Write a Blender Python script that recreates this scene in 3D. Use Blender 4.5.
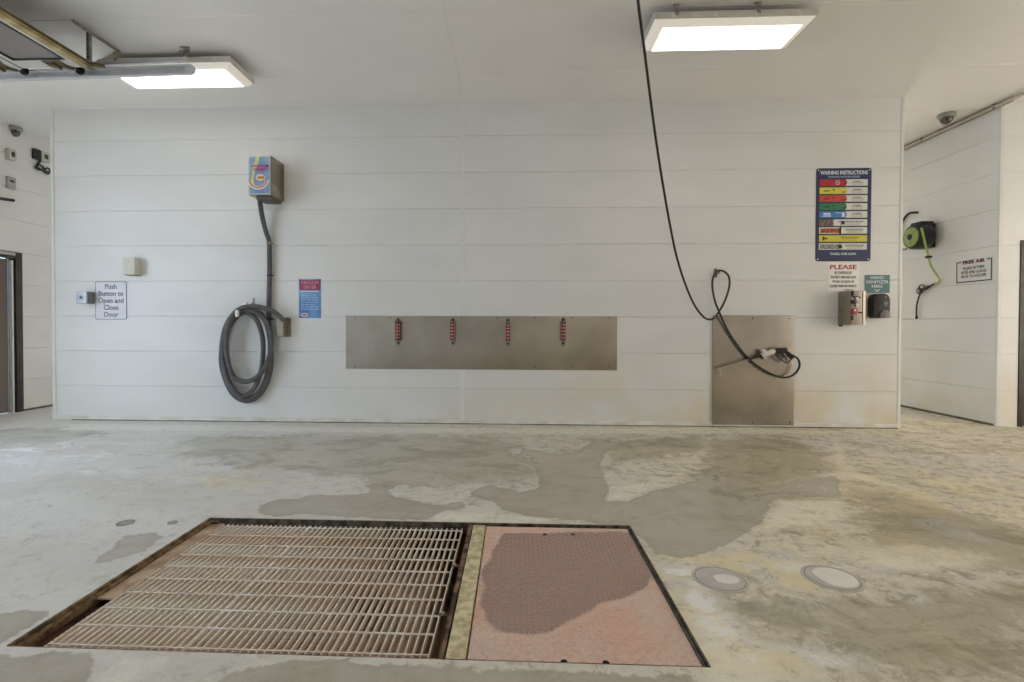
import bpy, bmesh, math, random
import numpy as np
from mathutils import Vector, Matrix, Euler, noise

random.seed(4)
PI = math.pi
for o in list(bpy.data.objects):
    bpy.data.objects.remove(o)
S = bpy.context.scene
COL = S.collection

# ------------------------------------------------------------------ camera
YAW, PITCH, ROLL, FPX, CX, CY, CAMH = 0.041, 0.0139, 0.0025, 500.0, 495.26, 332.38, 1.3
def _cam_rot():
    c, s = math.cos(YAW), math.sin(YAW)
    Rz = np.array([[c, s, 0], [-s, c, 0], [0, 0, 1]])
    c, s = math.cos(PITCH), math.sin(PITCH)
    Rx = np.array([[1, 0, 0], [0, c, -s], [0, s, c]])
    c, s = math.cos(ROLL), math.sin(ROLL)
    Ry = np.array([[c, 0, s], [0, 1, 0], [-s, 0, c]])
    return Ry @ Rx @ Rz
RC = _cam_rot()
cam = bpy.data.cameras.new('camera')
camo = bpy.data.objects.new('camera', cam)
COL.objects.link(camo)
S.camera = camo
cam.sensor_width = 36.0
cam.lens = 36.0 * FPX / 1024
cam.shift_x = (512 - CX) / 1024
cam.shift_y = -(341 - CY) / 1024
cam.clip_start = 0.05
M = Matrix.Identity(4)
for i in range(3):
    M[i][0] = RC[0][i]; M[i][1] = RC[2][i]; M[i][2] = -RC[1][i]
M[0][3], M[1][3], M[2][3] = 0, 0, CAMH
camo.matrix_world = M

# ------------------------------------------------------------------ world, daylight, exposure
W = bpy.data.worlds.new('world'); S.world = W
W.use_nodes = True
SKY_BLUE, SKY_WARM, SKY_STR = (0.64, 0.80, 1.0, 1), (1.0, 0.90, 0.80, 1), 3.6
wt = W.node_tree; bg = wt.nodes['Background']
_tc = wt.nodes.new('ShaderNodeTexCoord'); _sx = wt.nodes.new('ShaderNodeSeparateXYZ'); wt.links.new(_tc.outputs['Generated'], _sx.inputs[0])
_mr = wt.nodes.new('ShaderNodeMapRange'); wt.links.new(_sx.outputs[0], _mr.inputs[0]); _mr.inputs[1].default_value = -.6; _mr.inputs[2].default_value = .6
_mx = wt.nodes.new('ShaderNodeMixRGB'); wt.links.new(_mr.outputs[0], _mx.inputs[0]); _mx.inputs[1].default_value = SKY_BLUE; _mx.inputs[2].default_value = SKY_WARM
wt.links.new(_mx.outputs[0], bg.inputs[0]); bg.inputs[1].default_value = SKY_STR
_sun = bpy.data.lights.new('sun', 'SUN'); _sun.energy = 9.0; _sun.angle = .02; _sun.color = (1.0, .95, .88)
_so = bpy.data.objects.new('sun', _sun); COL.objects.link(_so); _so.rotation_euler = (math.radians(38), 0, 0)   # shines along +y, parallel to the open doors
S.view_settings.view_transform = 'Standard'
S.view_settings.look = 'None'
S.view_settings.exposure = 0.36
S.view_settings.gamma = 1.0
S.view_settings.use_curve_mapping = False
LAMP_STR = 3.4
LAMP_COL = (1.0, 0.94, 0.86)

# room dimensions (metres)
D = 6.547          # partition wall face
XL, XR = -6.2856, 4.876
H = 4.191
XW = 6.2555        # right side wall (beyond the partition)
XM = -0.70
PL, PR, PF, PN = -2.0512, 0.7469, 3.2669, 1.9173
CL, CR = -0.2755, -0.1899
YS = -2.0          # wall behind the photographer
YB = 13.0          # far wall behind the partition
OPY0, OPY1, OPZ = 0.55, 4.85, 3.70  # open overhead door in the left wall

def portal(loc, rot, sx, sy):
    l = bpy.data.lights.new('daylight_portal', 'AREA'); l.shape = 'RECTANGLE'
    l.size, l.size_y = sx, sy
    l.cycles.is_portal = True
    o = bpy.data.objects.new('daylight_portal', l); COL.objects.link(o)
    o.location = loc; o.rotation_euler = rot

# ------------------------------------------------------------------ photograph pixel -> point on a real plane
def ray(px, py):
    v = RC.T @ np.array([(px - CX) / FPX, 1.0, -(py - CY) / FPX])
    return Vector(v)
def on_floor(px, py, z=0.0):
    r = ray(px, py); t = (z - CAMH) / r.z
    return Vector((0, 0, CAMH)) + r * t
def on_y(px, py, y=D):
    r = ray(px, py); return Vector((0, 0, CAMH)) + r * (y / r.y)
def on_x(px, py, x=XW):
    r = ray(px, py); return Vector((0, 0, CAMH)) + r * (x / r.x)

XWL = (on_floor(24, 411).x + on_floor(51, 406.5).x) / 2   # left side wall
portal((XWL - 0.1, (OPY0 + OPY1) / 2, OPZ / 2), (0, -PI / 2, 0), OPZ, OPY1 - OPY0)
portal((XWL - 0.1, 10.7, OPZ / 2), (0, -PI / 2, 0), OPZ, 3.4)  # added rear opening on the left, out of view
portal((6.4, 10.7, OPZ / 2), (0, PI / 2, 0), OPZ, 3.4)  # added rear opening on the right, out of view
portal((9.3, (OPY0 + OPY1) / 2, OPZ / 2), (0, PI / 2, 0), OPZ, OPY1 - OPY0)  # added opening in the right wall, out of view

# ------------------------------------------------------------------ materials
def s2l(c):
    return tuple((x / 12.92 if x <= .04045 else ((x + .055) / 1.055) ** 2.4) for x in [v / 255 for v in c])
MATS = {}
def mat(name, rgb, rough=.5, metal=0.0, noise_amt=0.0, noise_scale=8.0, bump=0.0, bump_scale=60.0, spec=.5, rgb2=None, emit=0, alpha=None, coat=0):
    if name in MATS: return MATS[name]
    m = bpy.data.materials.new(name); m.use_nodes = True
    nt = m.node_tree; b = nt.nodes['Principled BSDF']
    c = s2l(rgb) + (1,)
    b.inputs['Base Color'].default_value = c
    b.inputs['Roughness'].default_value = rough
    b.inputs['Metallic'].default_value = metal
    b.inputs['Specular IOR Level'].default_value = spec
    if coat: b.inputs['Coat Weight'].default_value = coat
    tc = nt.nodes.new('ShaderNodeTexCoord')
    if noise_amt or rgb2:
        n = nt.nodes.new('ShaderNodeTexNoise'); n.inputs['Scale'].default_value = noise_scale
        n.inputs['Detail'].default_value = 5
        nt.links.new(tc.outputs['Object'], n.inputs['Vector'])
        r = nt.nodes.new('ShaderNodeValToRGB')
        c2 = s2l(rgb2) + (1,) if rgb2 else tuple(x * (1 - noise_amt) for x in c[:3]) + (1,)
        r.color_ramp.elements[0].color = c2; r.color_ramp.elements[1].color = c
        r.color_ramp.elements[0].position = .38; r.color_ramp.elements[1].position = .6
        nt.links.new(n.outputs['Fac'], r.inputs['Fac'])
        nt.links.new(r.outputs['Color'], b.inputs['Base Color'])
    if bump:
        n2 = nt.nodes.new('ShaderNodeTexNoise'); n2.inputs['Scale'].default_value = bump_scale
        nt.links.new(tc.outputs['Object'], n2.inputs['Vector'])
        bp = nt.nodes.new('ShaderNodeBump'); bp.inputs['Strength'].default_value = bump; bp.inputs['Distance'].default_value = .004
        nt.links.new(n2.outputs['Fac'], bp.inputs['Height'])
        nt.links.new(bp.outputs['Normal'], b.inputs['Normal'])
    if emit:
        b.inputs['Emission Color'].default_value = tuple(LAMP_COL) + (1,)
        b.inputs['Emission Strength'].default_value = emit
    if alpha is not None: b.inputs['Alpha'].default_value = alpha
    MATS[name] = m
    return m

def wall_material(name, rgb, grime):
    """white ribbed plastic panel; brownish splash dirt near the floor"""
    m = bpy.data.materials.new(name); m.use_nodes = True
    nt = m.node_tree; N = nt.nodes; L = nt.links; b = N['Principled BSDF']
    g = N.new('ShaderNodeNewGeometry'); sx = N.new('ShaderNodeSeparateXYZ'); L.new(g.outputs['Position'], sx.inputs[0])
    n = N.new('ShaderNodeTexNoise'); n.inputs['Scale'].default_value = .9; n.inputs['Detail'].default_value = 6
    mp = N.new('ShaderNodeMapping'); mp.inputs['Scale'].default_value = (1, 1, 2.5)
    L.new(g.outputs['Position'], mp.inputs[0]); L.new(mp.outputs[0], n.inputs['Vector'])
    # faint cloudiness
    r = N.new('ShaderNodeValToRGB'); L.new(n.outputs['Fac'], r.inputs[0])
    a = s2l(rgb); r.color_ramp.elements[0].color = tuple(x * .93 for x in a) + (1,); r.color_ramp.elements[1].color = a + (1,)
    r.color_ramp.elements[0].position = .3; r.color_ramp.elements[1].position = .65
    # splash dirt mask: low z, more to the right end
    mz = N.new('ShaderNodeMapRange'); L.new(sx.outputs[2], mz.inputs[0])
    mz.inputs[1].default_value = 1.1; mz.inputs[2].default_value = 0.0; mz.inputs[3].default_value = 0; mz.inputs[4].default_value = 1
    mx = N.new('ShaderNodeMapRange'); L.new(sx.outputs[0], mx.inputs[0])
    mx.inputs[1].default_value = -3.0; mx.inputs[2].default_value = 5.0; mx.inputs[3].default_value = .12; mx.inputs[4].default_value = 1
    n3 = N.new('ShaderNodeTexNoise'); n3.inputs['Scale'].default_value = 1.6; n3.inputs['Detail'].default_value = 8; L.new(g.outputs['Position'], n3.inputs['Vector'])
    nr = N.new('ShaderNodeMapRange'); L.new(n3.outputs['Fac'], nr.inputs[0]); nr.inputs[1].default_value = .35; nr.inputs[2].default_value = .65
    m1 = N.new('ShaderNodeMath'); m1.operation = 'MULTIPLY'; L.new(mz.outputs[0], m1.inputs[0]); L.new(mx.outputs[0], m1.inputs[1])
    m2 = N.new('ShaderNodeMath'); m2.operation = 'MULTIPLY'; L.new(m1.outputs[0], m2.inputs[0]); L.new(nr.outputs[0], m2.inputs[1])
    m3 = N.new('ShaderNodeMath'); m3.operation = 'MULTIPLY'; L.new(m2.outputs[0], m3.inputs[0]); m3.inputs[1].default_value = grime
    mix = N.new('ShaderNodeMixRGB'); L.new(m3.outputs[0], mix.inputs[0]); L.new(r.outputs[0], mix.inputs[1])
    mix.inputs[2].default_value = s2l((205, 185, 130)) + (1,)
    L.new(mix.outputs[0], b.inputs['Base Color'])
    b.inputs['Roughness'].default_value = .42
    b.inputs['Specular IOR Level'].default_value = .4
    return m
M_WALL = wall_material('white_wall_panel', (222, 222, 219), .8)
M_WALL2 = wall_material('white_side_panel', (232, 231, 227), .45)
M_CEIL = mat('ceiling_panel', (238, 235, 231), .35, noise_amt=.05, noise_scale=.7)
M_TRIM = mat('white_vinyl_trim', (224, 223, 218), .4, noise_amt=.06, noise_scale=3)
M_STEEL = mat('brushed_stainless', (178, 171, 161), .27, 1.0, rgb2=(160, 153, 143), noise_scale=1.6)
M_STEEL2 = mat('dull_stainless', (164, 156, 143), .3, 1.0, noise_amt=.15, noise_scale=20)
M_GALV = mat('galvanised_steel', (206, 207, 208), .35, .4, noise_amt=.08, noise_scale=6)
M_ZINC = mat('dull_zinc_bracket', (158, 154, 142), .5, .35, noise_amt=.3, noise_scale=25)
M_BLACK = mat('black_rubber', (26, 24, 22), .5, noise_amt=.2, noise_scale=20)
M_BLACKP = mat('black_plastic', (22, 21, 22), .3, noise_amt=.15, noise_scale=10)
M_SCREW = mat('screw_head', (70, 62, 54), .5, .6, noise_amt=.2)
M_WHITEP = mat('white_plastic', (222, 220, 214), .4, noise_amt=.05)
M_INK = mat('black_ink', (40, 38, 40), .6, noise_amt=.1)
M_GREYINK = mat('grey_ink', (128, 130, 140), .6, noise_amt=.1)
M_REDINK = mat('red_ink', (178, 40, 40), .6, noise_amt=.1)
M_MAROON = mat('maroon_ink', (110, 24, 40), .6, noise_amt=.1)
M_DARKF = mat('dark_bronze_frame', (66, 62, 56), .4, .3, noise_amt=.35, noise_scale=9)

# ------------------------------------------------------------------ mesh helpers
class MB:
    def __init__(s): s.bm = bmesh.new()
    def box(s, x0, x1, y0, y1, z0, z1, bev=0):
        bm = s.bm
        vs = [bm.verts.new((x, y, z)) for z in (z0, z1) for y in (y0, y1) for x in (x0, x1)]
        fs = [(0, 2, 3, 1), (4, 5, 7, 6), (0, 1, 5, 4), (2, 6, 7, 3), (0, 4, 6, 2), (1, 3, 7, 5)]
        fl = [bm.faces.new([vs[i] for i in f]) for f in fs]
        if bev:
            es = list({e for f in fl for e in f.edges})
            bmesh.ops.bevel(bm, geom=es, offset=bev, segments=2, profile=.7, affect='EDGES')
        return s
    def prism(s, pts, axis, a, b, bev=0):
        """polygon pts (2D) extruded along axis from a to b. axis 'x': pts=(y,z); 'y': (x,z); 'z': (x,y)"""
        def mk(p, t):
            return {'x': (t, p[0], p[1]), 'y': (p[0], t, p[1]), 'z': (p[0], p[1], t)}[axis]
        A = [s.bm.verts.new(mk(p, a)) for p in pts]; B = [s.bm.verts.new(mk(p, b)) for p in pts]
        fl = [s.bm.faces.new(A), s.bm.faces.new(B[::-1])]
        n = len(pts)
        for i in range(n):
            fl.append(s.bm.faces.new([A[i], B[i], B[(i + 1) % n], A[(i + 1) % n]]))
        if bev:
            es = list({e for f in fl[:2] for e in f.edges})
            bmesh.ops.bevel(s.bm, geom=es, offset=bev, segments=2, profile=.7, affect='EDGES')
        return s
    def tube(s, path, r, n=10, cap=True):
        path = [Vector(p) for p in path]
        m = len(path); rr = r if isinstance(r, (list, tuple)) else [r] * m
        prev = None; rings = []
        for i, p in enumerate(path):
            t = (path[min(i + 1, m - 1)] - path[max(i - 1, 0)]).normalized()
            if prev is None:
                a = Vector((0, 0, 1)) if abs(t.z) < .9 else Vector((1, 0, 0))
                u = t.cross(a).normalized()
            else:
                u = (prev - t * prev.dot(t)).normalized()
            prev = u; v = t.cross(u)
            rings.append([s.bm.verts.new(p + (u * math.cos(2 * PI * k / n) + v * math.sin(2 * PI * k / n)) * rr[i]) for k in range(n)])
        for i in range(m - 1):
            for k in range(n):
                s.bm.faces.new([rings[i][k], rings[i][(k + 1) % n], rings[i + 1][(k + 1) % n], rings[i + 1][k]])
        if cap:
            s.bm.faces.new(rings[0][::-1]); s.bm.faces.new(rings[-1])
        return s
    def cyl(s, p, q, r, n=20): return s.tube([p, q], r, n)
    def lathe(s, prof, c=(0, 0, 0), axis='z', n=28):
        """prof list of (r,h)"""
        rings = []
        for r, h in prof:
            ring = []
            for k in range(n):
                a = 2 * PI * k / n; x, y = r * math.cos(a), r * math.sin(a)
                q = {'z': (x, y, h), 'y': (x, h, y), 'x': (h, x, y)}[axis]
                ring.append(s.bm.verts.new((c[0] + q[0], c[1] + q[1], c[2] + q[2])))
            rings.append(ring)
        for i in range(len(rings) - 1):
            for k in range(n):
                s.bm.faces.new([rings[i][k], rings[i][(k + 1) % n], rings[i + 1][(k + 1) % n], rings[i + 1][k]])
        s.bm.faces.new(rings[0][::-1]); s.bm.faces.new(rings[-1])
        return s
    def bar(s, p, q, w, h, up=(0, 0, 1)):
        p, q = Vector(p), Vector(q); t = (q - p).normalized(); u = t.cross(Vector(up)).normalized(); v = u.cross(t)
        vs = [s.bm.verts.new(e + u * a * w / 2 + v * b * h / 2) for e in (p, q) for a, b in ((-1, -1), (1, -1), (1, 1), (-1, 1))]
        for f in ((3, 2, 1, 0), (4, 5, 6, 7), (0, 1, 5, 4), (1, 2, 6, 5), (2, 3, 7, 6), (3, 0, 4, 7)):
            s.bm.faces.new([vs[i] for i in f])
        return s
    def build(s, name, m, parent=None, loc=None, world=False, smooth=True):
        bmesh.ops.recalc_face_normals(s.bm, faces=s.bm.faces)
        me = bpy.data.meshes.new(name)
        if world and parent is not None:
            for v in s.bm.verts: v.co -= parent.location
        elif loc is not None and world:
            for v in s.bm.verts: v.co -= Vector(loc)
        s.bm.to_mesh(me); s.bm.free()
        o = bpy.data.objects.new(name, me); COL.objects.link(o)
        if m: me.materials.append(m)
        if smooth and len(me.polygons):
            me.polygons.foreach_set('use_smooth', [True] * len(me.polygons))
            me.set_sharp_from_angle(angle=math.radians(35))
        if parent: o.parent = parent
        if loc is not None: o.location = loc
        return o

def thing(name, label, cat, loc, group=None, rot=None):
    o = bpy.data.objects.new(name, None); COL.objects.link(o)
    o.empty_display_size = .1
    o.location = loc; o['label'] = label; o['category'] = cat
    if group: o['group'] = group
    if rot: o.rotation_euler = rot
    return o
def tag(o, label, cat, group=None):
    o['label'] = label; o['category'] = cat
    if group: o['group'] = group
    return o
def struct(o): o['kind'] = 'structure'; return o
def dup(root, loc, label, group=None):
    r = root.copy(); COL.objects.link(r); r.location = loc; r['label'] = label
    for ch in [c for c in bpy.data.objects if c.parent == root]:
        c = ch.copy(); COL.objects.link(c); c.parent = r
        for g in [k for k in bpy.data.objects if k.parent == ch]:
            d = g.copy(); COL.objects.link(d); d.parent = c
    return r

FACE_Y = Matrix(((1, 0, 0), (0, 0, -1), (0, 1, 0)))       # text xy -> world x,z (normal -y)
FACE_X = Matrix(((0, 0, -1), (-1, 0, 0), (0, 1, 0)))      # text reading on a wall that faces -x
def text(name, string, m, parent, c, w, h, face=FACE_Y, bold=.0, italic=False, line_gap=1.0, dep=.0015, fit=True, font_w=None):
    """string as flat raised lettering, centred at local c, fitted in w x h"""
    cu = bpy.data.curves.new(name, 'FONT'); cu.body = string; cu.align_x = 'CENTER'; cu.align_y = 'CENTER'
    cu.size = 1; cu.offset = bold; cu.space_line = line_gap; cu.resolution_u = 3; cu.extrude = 0
    if italic: cu.shear = .3
    to = bpy.data.objects.new(name + '_t', cu); COL.objects.link(to)
    bpy.context.view_layer.update()
    dg = bpy.context.evaluated_depsgraph_get()
    me = bpy.data.meshes.new_from_object(to.evaluated_get(dg)); me.name = name
    bpy.data.objects.remove(to)
    n = len(me.vertices); co = np.empty(n * 3); me.vertices.foreach_get('co', co); co = co.reshape(-1, 3)
    mn, mx = co.min(0), co.max(0); ctr = (mn + mx) / 2; sz = mx - mn
    sc = np.array([w / sz[0], h / sz[1]])
    if not fit: sc[:] = min(sc)
    co = (co - ctr); co[:, 0] *= sc[0]; co[:, 1] *= sc[1]; co[:, 2] = 0
    F = np.array(face)
    out = co @ F.T + np.array(c)
    me.vertices.foreach_set('co', out.ravel()); me.update()
    bm = bmesh.new(); bm.from_mesh(me)
    r = bmesh.ops.extrude_face_region(bm, geom=list(bm.faces))
    nn = Vector(F @ np.array([0, 0, 1]))
    bmesh.ops.translate(bm, verts=[v for v in r['geom'] if isinstance(v, bmesh.types.BMVert)], vec=nn * dep)
    bmesh.ops.recalc_face_normals(bm, faces=bm.faces)
    bm.to_mesh(me); bm.free()
    me.materials.clear(); me.materials.append(m)
    o = bpy.data.objects.new(name, me); COL.objects.link(o); o.parent = parent
    return o

def spline(pts, n=8):
    """Catmull-Rom through pts"""
    P = [Vector(p) for p in pts]; P = [P[0] * 2 - P[1]] + P + [P[-1] * 2 - P[-2]]
    out = []
    for i in range(1, len(P) - 2):
        a, b, c, d = P[i - 1:i + 3]
        for k in range(n):
            t = k / n
            out.append(.5 * ((2 * b) + (c - a) * t + (2 * a - 5 * b + 4 * c - d) * t * t + (3 * b - a - 3 * c + d) * t ** 3))
    out.append(P[-2]); return out

# ------------------------------------------------------------------ SETTING: walls, ceiling
PITCHZ = .4715
def panel_profile(depth, z0=0.0, z1=H, g=.0055, d=.008):
    """(offset, z): 0 at the face, positive into the wall"""
    pts = [(0, z0)]
    k = 1
    while k * PITCHZ < z1 - .05:
        z = k * PITCHZ
        if z > z0 + .02: pts += [(0, z - g), (d, z - g * .3), (d, z + g * .3), (0, z + g)]
        k += 1
    pts += [(0, z1), (depth, z1), (depth, z0)]
    return pts

def wall_y(name, x0, x1, yface, sgn, m, z0=0.0, z1=H, th=.2):
    """panel wall in an x-z plane, face at yface, body goes towards sgn*y"""
    b = MB(); b.prism([(yface + sgn * p, z) for p, z in panel_profile(th, z0, z1, d=min(.010, th * .5))], 'x', x0, x1)
    return struct(b.build(name, m, smooth=False))
def wall_x(name, y0, y1, xface, sgn, m, z0=0.0, z1=H, th=.2):
    b = MB(); b.prism([(xface + sgn * p, z) for p, z in panel_profile(th, z0, z1)], 'y', y0, y1)
    return struct(b.build(name, m, smooth=False))

# partition in two runs of panels either side of the joint strip
b = MB()
b.prism([(D + p, z) for p, z in panel_profile(.18)], 'x', XL, XM)
b.prism([(D + p, z) for p, z in panel_profile(.18)], 'x', XM, XR)
struct(b.build('wall_back', M_WALL, smooth=False))
b = MB(); b.box(XM - .028, XM + .028, D - .004, D + .001, .02, H - .002, .0015)
struct(b.build('trim_1', M_TRIM))
b = MB(); b.box(XL - .008, XL + .035, D - .010, D + .19, 0.004, H - .003, .003)
struct(b.build('trim_2', M_TRIM))
b = MB(); b.box(XR - .030, XR + .008, D - .006, D + .19, 0.004, H - .003, .003)
struct(b.build('trim_3', M_TRIM))
b = MB(); b.prism([(D - .012, .012), (D - .012, .05), (D - .003, .058), (D + .002, .058), (D + .002, .012)], 'x', XL + .035, XR - .03)
struct(b.build('baseboard_back', mat('base_trim', (224, 223, 216), .45, rgb2=(206, 202, 186), noise_scale=4)))
# dark mildewed sealant line under the partition
b = MB(); b.box(XL + .25, XR - .02, D - .007, D + .1, -.01, .013)
struct(b.build('trim_4', mat('mildew_sealant', (58, 54, 42), .9, rgb2=(128, 122, 100), noise_scale=3)))

# right: side wall beyond the partition, short return wall with a door
DOOR2X = on_y(1018.5, 340, on_x(998.2, 300, XW).y).x
RB0, RB1 = 9.0, 12.4  # unseen rear openings, added so daylight reaches the side walls
YRW = on_x(998.2, 300, XW).y      # the right side wall ends here and returns outwards
wall_x('wall_right_rear', YRW + .012, RB0, XW, 1, M_WALL2)
wall_x('wall_right_rear_top', RB0, RB1, XW, 1, M_WALL2, z0=OPZ)
wall_x('wall_right_rear_end', RB1, YB, XW, 1, M_WALL2)
b = MB(); b.box(XW - .006, XW + .035, YRW - .006, YRW + .03, 0.003, H - .003, .003); struct(b.build('trim_5', M_TRIM))
zt2 = on_y(1018.5, 240, YRW).z
wall_y('wall_right_return', XW + .03, DOOR2X, YRW, 1, M_WALL2, th=.012)
wall_y('wall_right_return_top', DOOR2X, 9.2, YRW, 1, M_WALL2, z0=zt2, th=.012)
wall_y('wall_right_return_end', DOOR2X + 1.05, 9.2, YRW, 1, M_WALL2, z1=zt2, th=.012)
wall_x('wall_right', OPY1, YRW, 9.2, 1, M_WALL2)
wall_x('wall_right_front', YS, OPY0, 9.2, 1, M_WALL2)
wall_x('wall_right_top', OPY0, OPY1, 9.2, 1, M_WALL2, z0=OPZ)  # unseen opening below, added to let daylight in from the right
# left side wall with a door opening (beyond the partition plane) and the open overhead door
d1a = on_x(22.5, 330, XWL).y; d1top = on_x(22.5, 253, XWL).z; d1b = d1a - 1.35
wall_x('wall_left_rear', d1a, RB0, XWL, -1, M_WALL2)
wall_x('wall_left_rear_lintel', RB0, RB1, XWL, -1, M_WALL2, z0=OPZ)
wall_x('wall_left_rear_end', RB1, YB, XWL, -1, M_WALL2)
wall_x('wall_left_rear_top', d1b, d1a, XWL, -1, M_WALL2, z0=d1top)
wall_x('wall_left', OPY1, d1b, XWL, -1, M_WALL2)
wall_x('wall_left_top', OPY0, OPY1, XWL, -1, M_WALL2, z0=OPZ)
wall_x('wall_left_front', YS, OPY0, XWL, -1, M_WALL2)
wall_y('wall_front', XWL, 9.2, YS, -1, M_WALL2)
wall_y('wall_far', XWL, XW, YB, 1, M_WALL2)
# small foot trim on the side walls
b = MB(); b.box(XW - .008, XW + .001, YRW + .03, RB0, .0, .03); struct(b.build('baseboard_right', mat('dirty_joint', (120, 112, 92), .8, noise_amt=.4, noise_scale=5)))
b = MB(); b.box(XWL - .001, XWL + .008, d1a, RB0, .0, .03); struct(b.build('baseboard_left', MATS['dirty_joint']))

# ceiling: boards running across, with thin joints
b = MB()
y = YS - .3; yj = on_floor(500, 10, H).y
ys = []
k = -8
while yj + k * 1.15 < YB + .2:
    ys.append(yj + k * 1.15); k += 1
ys = [v for v in ys if v > YS]
prev = YS - .2
prof = [(YS - .2, H)]
for v in ys: prof += [(v - .006, H), (v - .002, H + .005), (v + .002, H + .005), (v + .006, H)]
prof += [(YB + .2, H), (YB + .2, H + .15), (YS - .2, H + .15)]
b.prism(prof, 'x', XWL - .2, XW + .2)
b.prism([(YS - .2, H), (YRW + .2, H), (YRW + .2, H + .15), (YS - .2, H + .15)], 'x', XW + .2, 9.4)
struct(b.build('ceiling', M_CEIL, smooth=False))
b = MB(); b.box(XM - .03, XM + .03, YS, D - .001, H - .004, H + .001, .0015); struct(b.build('trim_6', M_CEIL))

# ------------------------------------------------------------------ FLOOR with damp patches, efflorescence and stains
def fl(pts): return [tuple(on_floor(*p).xy) for p in pts]
def sdf(X, Y, poly):
    """signed distance, positive inside"""
    P = np.array(poly); n = len(P)
    d = np.full(X.shape, 1e9); ins = np.zeros(X.shape, bool)
    for i in range(n):
        ax, ay = P[i]; bx, by = P[(i + 1) % n]
        ex, ey = bx - ax, by - ay
        t = np.clip(((X - ax) * ex + (Y - ay) * ey) / (ex * ex + ey * ey + 1e-12), 0, 1)
        d = np.minimum(d, np.hypot(X - ax - t * ex, Y - ay - t * ey))
        c = ((ay > Y) != (by > Y)) & (X < (bx - ax) * (Y - ay) / (by - ay + 1e-12) + ax)
        ins ^= c
    return np.where(ins, d, -d)
def union(X, Y, polys):
    r = np.full(X.shape, -3.0)
    for p in polys: r = np.maximum(r, sdf(X, Y, p))
    return r
def blobs(X, Y, lst):
    """soft ovals (px,py,rx_m,ry_m,amp)"""
    r = np.zeros(X.shape)
    for px, py, rx, ry, a in lst:
        c = on_floor(px, py); r += a * np.exp(-(((X - c.x) / rx) ** 2 + ((Y - c.y) / ry) ** 2))
    return r
WET = [fl(p) for p in (
    [(257, 505), (270, 500), (300, 499), (312, 494), (340, 496), (365, 493), (370, 487), (362, 485), (390, 484), (395, 488), (388, 490), (395, 497), (415, 500), (440, 507), (449, 503), (463, 502), (467, 506), (460, 510), (442, 511), (430, 521), (350, 517), (300, 515), (280, 516), (260, 514)],
    [(472, 489), (489, 485), (522, 493), (538, 489), (541, 478), (534, 468), (514, 458), (522, 448), (555, 454), (576, 452), (590, 443), (588, 439), (625, 439), (605, 454), (598, 468), (605, 479), (611, 487), (605, 501), (629, 501), (654, 491), (680, 484), (700, 478), (718, 468), (728, 480), (735, 492), (770, 490), (800, 478), (836, 476), (840, 488), (839, 496), (777, 497), (767, 510), (760, 524), (742, 536), (712, 552), (680, 558), (655, 552), (634, 532), (605, 525), (570, 520), (534, 517), (505, 511), (493, 503), (474, 497)],
    [(900, 516), (950, 520), (985, 534), (1000, 546), (960, 540), (925, 530)],
    [(117, 536), (160, 532), (166, 535), (149, 549), (128, 557), (92, 565), (99, 557), (112, 548)],
    [(-40, 610), (0, 613), (20, 607), (45, 612), (15, 635), (0, 648), (-60, 660)],
    [(300, 660), (480, 668), (650, 674), (700, 676), (690, 700), (300, 700), (200, 690), (240, 668)],
    [(-30, 652), (85, 655), (95, 664), (80, 700), (-30, 700)],
)]
DAMP = [fl(p) for p in (
    [(170, 436), (300, 434), (450, 434), (520, 438), (520, 452), (540, 470), (520, 486), (470, 484), (410, 494), (360, 482), (290, 470), (230, 470), (180, 455)],
    [(610, 440), (700, 436), (720, 452), (640, 462), (606, 470)],
    [(700, 438), (800, 436), (842, 470), (700, 476)],
    [(700, 478), (735, 460), (755, 450), (778, 448), (793, 458), (836, 468), (841, 496), (777, 499), (745, 500), (715, 490)],
    [(716, 470), (738, 458), (758, 450), (778, 449), (790, 458), (791, 482), (740, 494), (716, 486)],
    [(843, 488), (880, 487), (930, 503), (985, 524), (1020, 545), (990, 556), (940, 549), (900, 536), (872, 524), (850, 508)],
    [(-30, 428), (60, 428), (120, 432), (60, 442), (0, 450), (-30, 460)],
    [(700, 590), (760, 600), (900, 592), (1010, 580), (1060, 600), (1060, 690), (860, 690), (800, 640), (740, 622)],
    [(850, 500), (920, 500), (1040, 530), (1060, 580), (960, 570), (880, 556), (850, 530)],
)]
PALE = [fl(p) for p in (
    [(100, 655), (150, 651), (230, 656), (170, 664), (150, 690), (95, 690)],
    [(240, 660), (330, 662), (300, 676), (250, 690), (235, 690)],
    [(700, 640), (724, 636), (762, 655), (800, 700), (690, 700), (706, 668)],
    [(777, 501), (841, 500), (849, 512), (845, 520), (821, 526), (763, 530), (761, 524), (769, 512)],
    [(860, 548), (940, 545), (1000, 556), (985, 568), (900, 572), (850, 560)],
    [(605, 484), (650, 484), (632, 500), (606, 500)],
    [(430, 512), (500, 513), (560, 520), (630, 526), (560, 527), (430, 524)],
    [(60, 430), (200, 431), (500, 434), (720, 434), (840, 433), (840, 431), (720, 428), (470, 428), (60, 423)],
    [(770, 484), (850, 478), (900, 490), (960, 492), (890, 482), (850, 470), (840, 440), (832, 440), (838, 470)],
)]
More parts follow.
